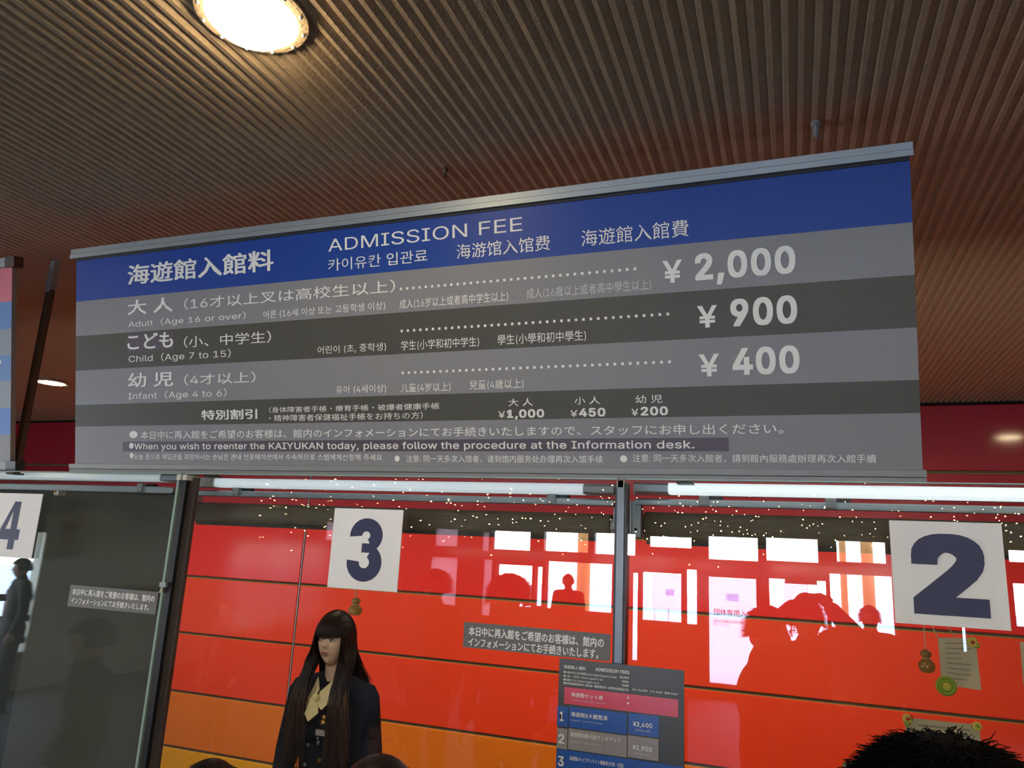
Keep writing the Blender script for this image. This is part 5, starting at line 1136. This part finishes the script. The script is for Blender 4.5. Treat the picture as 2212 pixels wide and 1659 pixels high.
def person(name_label, x, y, zt, rz, hair='short', coat='coat_black', arms='down', glasses=False, scale=None, fluff=0.1, loc_group=None, nhair=1200, headw=1.0):
    s = zt / 1.72
    hc = Vector((0, -.01, 1.592)); J = lambda *p: Vector(p)
    t = thing('person', name_label, 'person', (x, y, 0))
    B = MB(); hm, R = head_mesh(hc, 1.0, 0, .05); B.add(hm.v, hm.f)
    B.limb((0, .02, 1.40), (0, .005, 1.52), .058, .052)
    B.ball((0, .015, 1.30), (.155, .10, .16), 20, 12); B.ball((0, .01, 1.10), (.135, .095, .18), 20, 12); B.ball((0, .01, .95), (.16, .11, .13), 20, 12)
    arm_pts = {}
    for sd in (-1, 1):
        sh = J(sd * .175, .02, 1.40)
        if arms == 'raised': el = J(sd * .27, -.24, 1.50); wr = J(sd * .08, -.42, 1.70)
        elif arms == 'paper' and sd == 1: el = J(sd * .23, -.08, 1.13); wr = J(sd * .12, -.30, 1.20)
        else: el = J(sd * .225, .03, 1.12); wr = J(sd * .235, -.05, .88)
        arm_pts[sd] = (sh, el, wr)
        B.limb((sd * .10, .015, 1.41), sh, .06, .052); B.limb(sh, el, .048, .040); B.limb(el, wr, .038, .026)
        hand(B, wr, (wr - el), (-sd, 0, 0) if arms == 'down' else (0, -.4, -1), 1.0, .4)
        B.limb((sd * .09, .01, .92), (sd * .10, -.01, .50), .085, .058); B.limb((sd * .10, -.01, .50), (sd * .10, .01, .09), .055, .036)
        B.limb((sd * .10, .02, .05), (sd * .115, -.15, .035), .04, .032)
    XF = Matrix.Translation((x, y, 0)) @ Matrix.Rotation(rz, 4, 'Z') @ Matrix.Scale(s, 4)
    body = fuse(B, .009, 3).xform(XF); bo = obj('body', body, M['skin'], t, smooth=True)
    Cc = MB(); Cc.ball((0, .015, 1.30), (.185, .125, .17), 20, 12); Cc.ball((0, .01, 1.08), (.165, .12, .20), 20, 12); Cc.ball((0, .01, .90), (.19, .135, .17), 20, 12)
    Cc.limb((0, .02, 1.40), (0, .012, 1.475), .075, .068)
    for sd in (-1, 1):
        sh, el, wr = arm_pts[sd]; Cc.limb((sd * .09, .015, 1.40), sh, .078, .070); Cc.limb(sh, el, .068, .058); Cc.limb(el, wr.lerp(el, .08), .055, .042)
    obj('coat', fuse(Cc, .012, 4).xform(XF), M[coat], t, smooth=True)
    Tr = MB()
    for sd in (-1, 1): Tr.limb((sd * .085, .01, .90), (sd * .10, -.01, .50), .10, .075); Tr.limb((sd * .10, -.01, .50), (sd * .10, .01, .11), .072, .058)
    obj('trousers', fuse(Tr, .012, 3).xform(XF), M['trousers'], t, smooth=True)
    for sd in (-1, 1):
        sh = MB(); sh.ring_loft([[(sd * .108 + w * math.cos(q), yy + .0 * w, max(.0, hh * .5 + hh * .5 * math.sin(q))) for q in [2 * math.pi * i / 12 for i in range(12)]] for yy, w, hh in ((.075, .02, .05), (.06, .038, .085), (0, .042, .10), (-.08, .046, .075), (-.15, .042, .055), (-.185, .02, .04))])
        obj('shoe', sh.xform(XF), M['shoe'], t)
    rnd = random.Random(int(abs(x * 1000)) + 5)
    hr = strands_short(hc, R, rnd, fluff, nhair, headw)
    obj('hair', hr.xform(XF), M['hair_black' if hair == 'black' else 'hair_dark'], t, kind='stuff')
    ey = MB()
    for sd in (-1, 1): ey.ball(hc + R @ Vector((sd * .029, -.083, .006)), (.011, .006, .005), 10, 6)
    obj('eyes', ey.xform(XF), M['eye_dark'], bo)
    obj('lips', MB().ball(hc + R @ Vector((0, -.098, -.056)), (.020, .006, .006), 10, 6).xform(XF), M['lip'], bo)
    if glasses:
        gm = MB()
        for sd in (-1, 1):
            cc = hc + R @ Vector((sd * .031, -.104, .008)); gm.tube([cc + Vector((.023 * math.cos(q), 0, .017 * math.sin(q))) for q in [2 * math.pi * i / 16 for i in range(17)]], .0016, 5)
            gm.tube([cc + Vector((sd * .023, 0, .004)), hc + R @ Vector((sd * .078, 0, .012))], .0015, 5)
        gm.tube([hc + Vector((-.008, -.105, .01)), hc + Vector((.008, -.105, .01))], .0015, 5)
        obj('glasses', gm.xform(XF), M['alu'], t)
    return t, XF, s

# people waiting in front of the counter (their heads cut the bottom edge)
def queue_at(px, py, y, rz, lab, **k):
    p = at(px, py, y=y); return person(lab, p[0], y, p[2], rz, **k)
queue_at(2045, 1603, 1.02, math.pi, 'person with fluffy black hair seen from behind at lower right', hair='black', coat='coat_black', fluff=.30, nhair=12000, headw=1.22)
queue_at(815, 1626, 1.10, math.pi + .15, 'person with dark brown hair at the bottom edge, just right of the clerk', coat='coat_brown', fluff=.05)
queue_at(448, 1636, 1.44, math.pi - .1, 'person with dark brown hair at the bottom edge left of the clerk', coat='coat_grey', fluff=.05)
# people mirrored in the glass (they stand behind or beside the camera)
def mirrored(px, py, D, rz, lab, **k):
    p = at(px, py, y=D); return person(lab, p[0], 2 * YG - D, p[2], rz, **k)
mirrored(1652, 1304, 3.98, math.pi / 2 + .12, 'person with glasses in profile, mirrored in the middle of window 2', coat='coat_grey', fluff=.12, glasses=True)
mirrored(1742, 1291, 4.95, math.pi - .05, 'person raising both arms to take a photograph, mirrored left of card 2', coat='coat_black', arms='raised', fluff=.55)
mirrored(1877, 1305, 7.6, math.pi, 'person with a round head mirrored left of card 2', coat='coat_grey', fluff=0)
mirrored(1228, 1238, 11.0, math.pi, 'person in hooded coat mirrored left of the mullion beside window 3 notice', coat='coat_black', fluff=0)
mirrored(1102, 1246, 4.6, math.pi, 'person with wide dark hair mirrored above the grey strip notice', coat='coat_black', fluff=.5, headw=1.55)
mirrored(942, 1233, 5.6, math.pi, 'person mirrored faintly between card 3 and the wide haired person', coat='coat_brown', fluff=.3, headw=1.5)
mirrored(495, 1290, 6.0, math.pi, 'person mirrored faintly near the left mullion in window 3', coat='coat_grey', fluff=.3)
mirrored(205, 1335, 3.05, math.pi + .4, 'person mirrored large and dark over the charcoal blind of window 4', coat='coat_brown', fluff=.3, headw=1.15)
mirrored(52, 1203, 6.2, math.pi + .4, 'person mirrored dark below card 4', coat='coat_black', fluff=.1)
# phone held up by the photographer, just behind the viewpoint
t = thing('phone', 'dark phone held up by the person taking the photograph', 'phone', (.03, -.12, 1.9))
obj('case', MB().bbox(-.04, .10, -.135, -.125, 1.87, 1.94, .002), M['black_metal'], t)
obj('screen', MB().box(-.033, .093, -.1365, -.1352, 1.876, 1.934), M['eye_dark'], t)

# ------------------------------------------------------------------ the clerk
def clerk():
    Y0 = 3.1; top = at(722, 1316, y=Y0); X0 = top[0] + .028
    ztop = top[2]; t = thing('person', 'clerk with long straight brown hair and full fringe, dark vest, cream scarf, inside window 3', 'person', (X0, Y0, 0))
    hc = Vector((X0, Y0 - .01, ztop - .131)); yaw, pitch = .08, -.02
    s = .97
    hm, R = head_mesh(hc, s, yaw, pitch)
    B = MB(); B.add(hm.v, hm.f)
    zs_ = hc.z - .205      # shoulder height
    def Pn(x, y, z): return (X0 + x, Y0 + y, z)
    B.limb(Pn(0, .025, zs_ + .01), hc + Vector((0, .018, -.06)), .050, .046)
    B.ball(Pn(0, .02, zs_ - .12), (.140, .088, .15), 20, 12); B.ball(Pn(0, .02, zs_ - .30), (.115, .08, .16), 20, 12); B.ball(Pn(0, .025, zs_ - .47), (.155, .10, .14), 20, 12)
    B.ball(Pn(-.065, -.05, zs_ - .15), .058, 12, 8); B.ball(Pn(.065, -.05, zs_ - .15), .058, 12, 8)
    arms = {}
    for sd in (-1, 1):
        sh = Vector(Pn(sd * .165, .02, zs_ - .03)); el = Vector(Pn(sd * .215, .02, zs_ - .30)); wr = Vector(Pn(sd * .12, -.17, zs_ - .40)); arms[sd] = (sh, el, wr)
        B.limb(Pn(sd * .09, .02, zs_ - .01), sh, .052, .046); B.limb(sh, el, .042, .036); B.limb(el, wr, .034, .023)
        hand(B, wr, (-sd * .8, -.5, -.15), (0, -.3, -1), .9, .35)
        B.limb(Pn(sd * .08, .02, .84), Pn(sd * .085, .0, .46), .08, .052); B.limb(Pn(sd * .085, 0, .46), Pn(sd * .085, .02, .09), .05, .033)
        B.limb(Pn(sd * .085, .03, .045), Pn(sd * .095, -.13, .03), .036, .028)
    body = obj('body', fuse(B, .0042, 2), M['skin'], t, smooth=True)
    # face
    def H(x, y, z): return hc + R @ (Vector((x, y, z)) * s)
    for sd in (-1, 1):
        e = obj('eye', MB().ball(H(sd * .0285, -.0800, .004), (.0135 * s, .010 * s, .0055 * s), 16, 10, R), M['eye_white'], body, smooth=True)
        obj('iris', MB().ball(H(sd * .0285 - .003, -.0868, .0030), (.0060 * s, .0045 * s, .0048 * s), 12, 8, R), M['eye_dark'], body, smooth=True)
        obj('eyelash', MB().tube([H(sd * .0285 + q * .0145, -.0885 + .018 * abs(q) ** 2 * .35, .0085 - .0045 * q * q) for q in [-1, -.5, 0, .5, 1]], [.0008, .0018, .0022, .0018, .0009], 6), M['eye_dark'], body)
        obj('eyebrow', MB().tube([H(sd * (.016 + .027 * q), -.0905 + .010 * q * q, .0235 + .004 * math.sin(q * 3.0)) for q in [0, .25, .5, .75, 1]], [.0012, .0024, .0024, .0018, .0006], 6), M['hair_dark'], body)
    lp = MB(); lp.ball(H(0, -.0945, -.0500), (.0185 * s, .0050 * s, .0034 * s), 16, 8, R); lp.ball(H(0, -.0940, -.0566), (.0155 * s, .0052 * s, .0042 * s), 16, 8, R)
    obj('lips', lp, M['lip'], body, smooth=True)
    # clothes
    Bl = MB()
    for sd in (-1, 1):
        sh, el, wr = arms[sd]; Bl.ball(sh + Vector((sd * .004, 0, -.015)), (.062, .064, .066), 14, 10); Bl.limb(Pn(sd * .05, .02, zs_ + .0), sh, .064, .060)
        Bl.limb(sh, el, .064, .058); Bl.limb(el, wr.lerp(el, .1), .056, .036)
    Bl.ball(Pn(0, .02, zs_ - .10), (.150, .094, .12), 20, 12)
    obj('blouse', fuse(Bl, .007, 3), M['blouse'], t, smooth=True)
    V = MB(); V.ball(Pn(0, .02, zs_ - .125), (.158, .104, .165), 24, 14); V.ball(Pn(0, .02, zs_ - .30), (.138, .100, .18), 24, 14); V.ball(Pn(0, .025, zs_ - .47), (.178, .122, .16), 24, 14)
    V.ball(Pn(-.065, -.05, zs_ - .155), .071, 12, 8); V.ball(Pn(.065, -.05, zs_ - .155), .071, 12, 8); V.limb(Pn(-.10, .02, zs_ - .01), Pn(.10, .02, zs_ - .01), .058, .058)
    ve = obj('vest', fuse(V, .007, 3), M['vest'], t, smooth=True)
    sk = MB(); rings = [[Pn(rx * math.cos(q), .02 + ry * math.sin(q), z) for q in [2 * math.pi * i / 28 for i in range(28)]] for z, rx, ry in ((zs_ - .42, .165, .12), (.80, .185, .135), (.62, .185, .13), (.50, .19, .13))]
    obj('skirt', sk.ring_loft(rings), M['vest'], t, smooth=False)
    for sd in (-1, 1):
        sh = MB(); sh.ring_loft([[(X0 + sd * .09 + w * math.cos(q), Y0 + yy, hh * .5 + hh * .5 * math.sin(q)) for q in [2 * math.pi * i / 12 for i in range(12)]] for yy, w, hh in ((.07, .02, .05), (.055, .034, .08), (0, .037, .09), (-.07, .040, .065), (-.135, .036, .05), (-.165, .018, .035))])
        obj('shoe', sh, M['shoe'], t)
    from mathutils.bvhtree import BVHTree
    vm = ve.data; bv = BVHTree.FromPolygons([tuple(v.co + wloc(t)) for v in vm.vertices], [tuple(p.vertices) for p in vm.polygons])
    def front(x, z):
        h = bv.ray_cast(Vector((x, Y0 - .6, z)), Vector((0, 1, 0)))[0]
        return (h.y - Y0) if h is not None else -.13
    # scarf collar: crossing flaps over the chest
    yf = -.112
    def flap(pts, th=.006):
        mb = MB(); f = [Pn(*p) for p in pts]; n = len(f); bk = [(p[0], p[1] + th, p[2]) for p in f]
        mb.add(f + bk, [tuple(range(n)), tuple(range(2 * n - 1, n - 1, -1))] + [(i, n + i, n + (i + 1) % n, (i + 1) % n) for i in range(n)])
        return mb
    sc = t
    zc = zs_ + .035
    obj('scarf_flap', flap([(-.045, -.052, zc + .01), (-.062, -.088, zc - .075), (-.058, -.120, zc - .135), (-.030, -.140, zc - .125), (-.006, -.128, zc - .065), (-.004, -.095, zc - .035)]), M['cream'], sc)
    obj('scarf_flap', flap([(.045, -.052, zc + .012), (.004, -.100, zc - .040), (.010, -.135, zc - .085), (.045, -.138, zc - .105), (.068, -.120, zc - .075), (.062, -.085, zc - .03)]), M['cream'], sc)
    obj('scarf_flap', flap([(-.012, -.140, zc - .060), (-.030, -.150, zc - .125), (-.006, -.154, zc - .155), (.036, -.150, zc - .118), (.026, -.142, zc - .085)]), M['cream'], sc)
    obj('scarf_knot', MB().ball(Pn(.002, -.128, zc - .060), (.016, .012, .018), 12, 8), M['cream'], sc, smooth=True)
    # badge and buttons
    bx, bz = .040, zs_ - .118
    fy = front(X0 + bx, bz) - .004
    br = obj('brooch', MB().ball(Pn(bx, fy, bz + .012), (.012, .007, .012), 12, 8).ball(Pn(bx - .004, fy, bz - .010), (.014, .007, .012), 12, 8).ball(Pn(bx + .010, fy, bz - .012), (.008, .006, .008), 10, 6), M['gold'], t, smooth=True)
    fb = front(X0 + bx, bz - .048) - .003
    obj('name_badge', MB().box(X0 + bx - .026, X0 + bx + .022, Y0 + fb - .003, Y0 + fb, bz - .060, bz - .036), M['pgrey'], t)
    obj('pendant', MB().ball(Pn(bx - .012, fb - .004, bz - .07), (.005, .004, .005), 8, 6).ball(Pn(bx - .008, fb - .003, bz - .088), (.006, .004, .010), 8, 6), M['alu'], t)
    for dz, xx, mm in ((-.285, .022, 'gold'), (-.365, .022, 'gold'), (-.235, -.050, 'alu'), (-.315, -.055, 'alu'), (-.395, -.060, 'alu')):
        yy = front(X0 + xx, zs_ + dz) - .001
        bt = obj('button', MB().lathe((0, 0, 0), [(.0001, -.002), (.0085, -.002), (.0095, 0), (.0085, .003), (.003, .004)], 14).xform(Matrix.Translation(Pn(xx, yy, zs_ + dz)) @ Matrix.Rotation(math.pi / 2, 4, 'X')), M[mm], t)
        if mm == 'alu': bt['label'] = 'silver button'
    A, Bm = strands_long(hc, R, random.Random(4))
    obj('hair', A, M['hair_dark'], t, kind='stuff')
    obj('hair_ends', Bm, M['hair_ends'], t, kind='stuff')
clerk()

for o in list(bpy.data.objects):
    if o.type == 'MESH' and not o.users_collection: bpy.data.objects.remove(o)
bpy.context.view_layer.update()
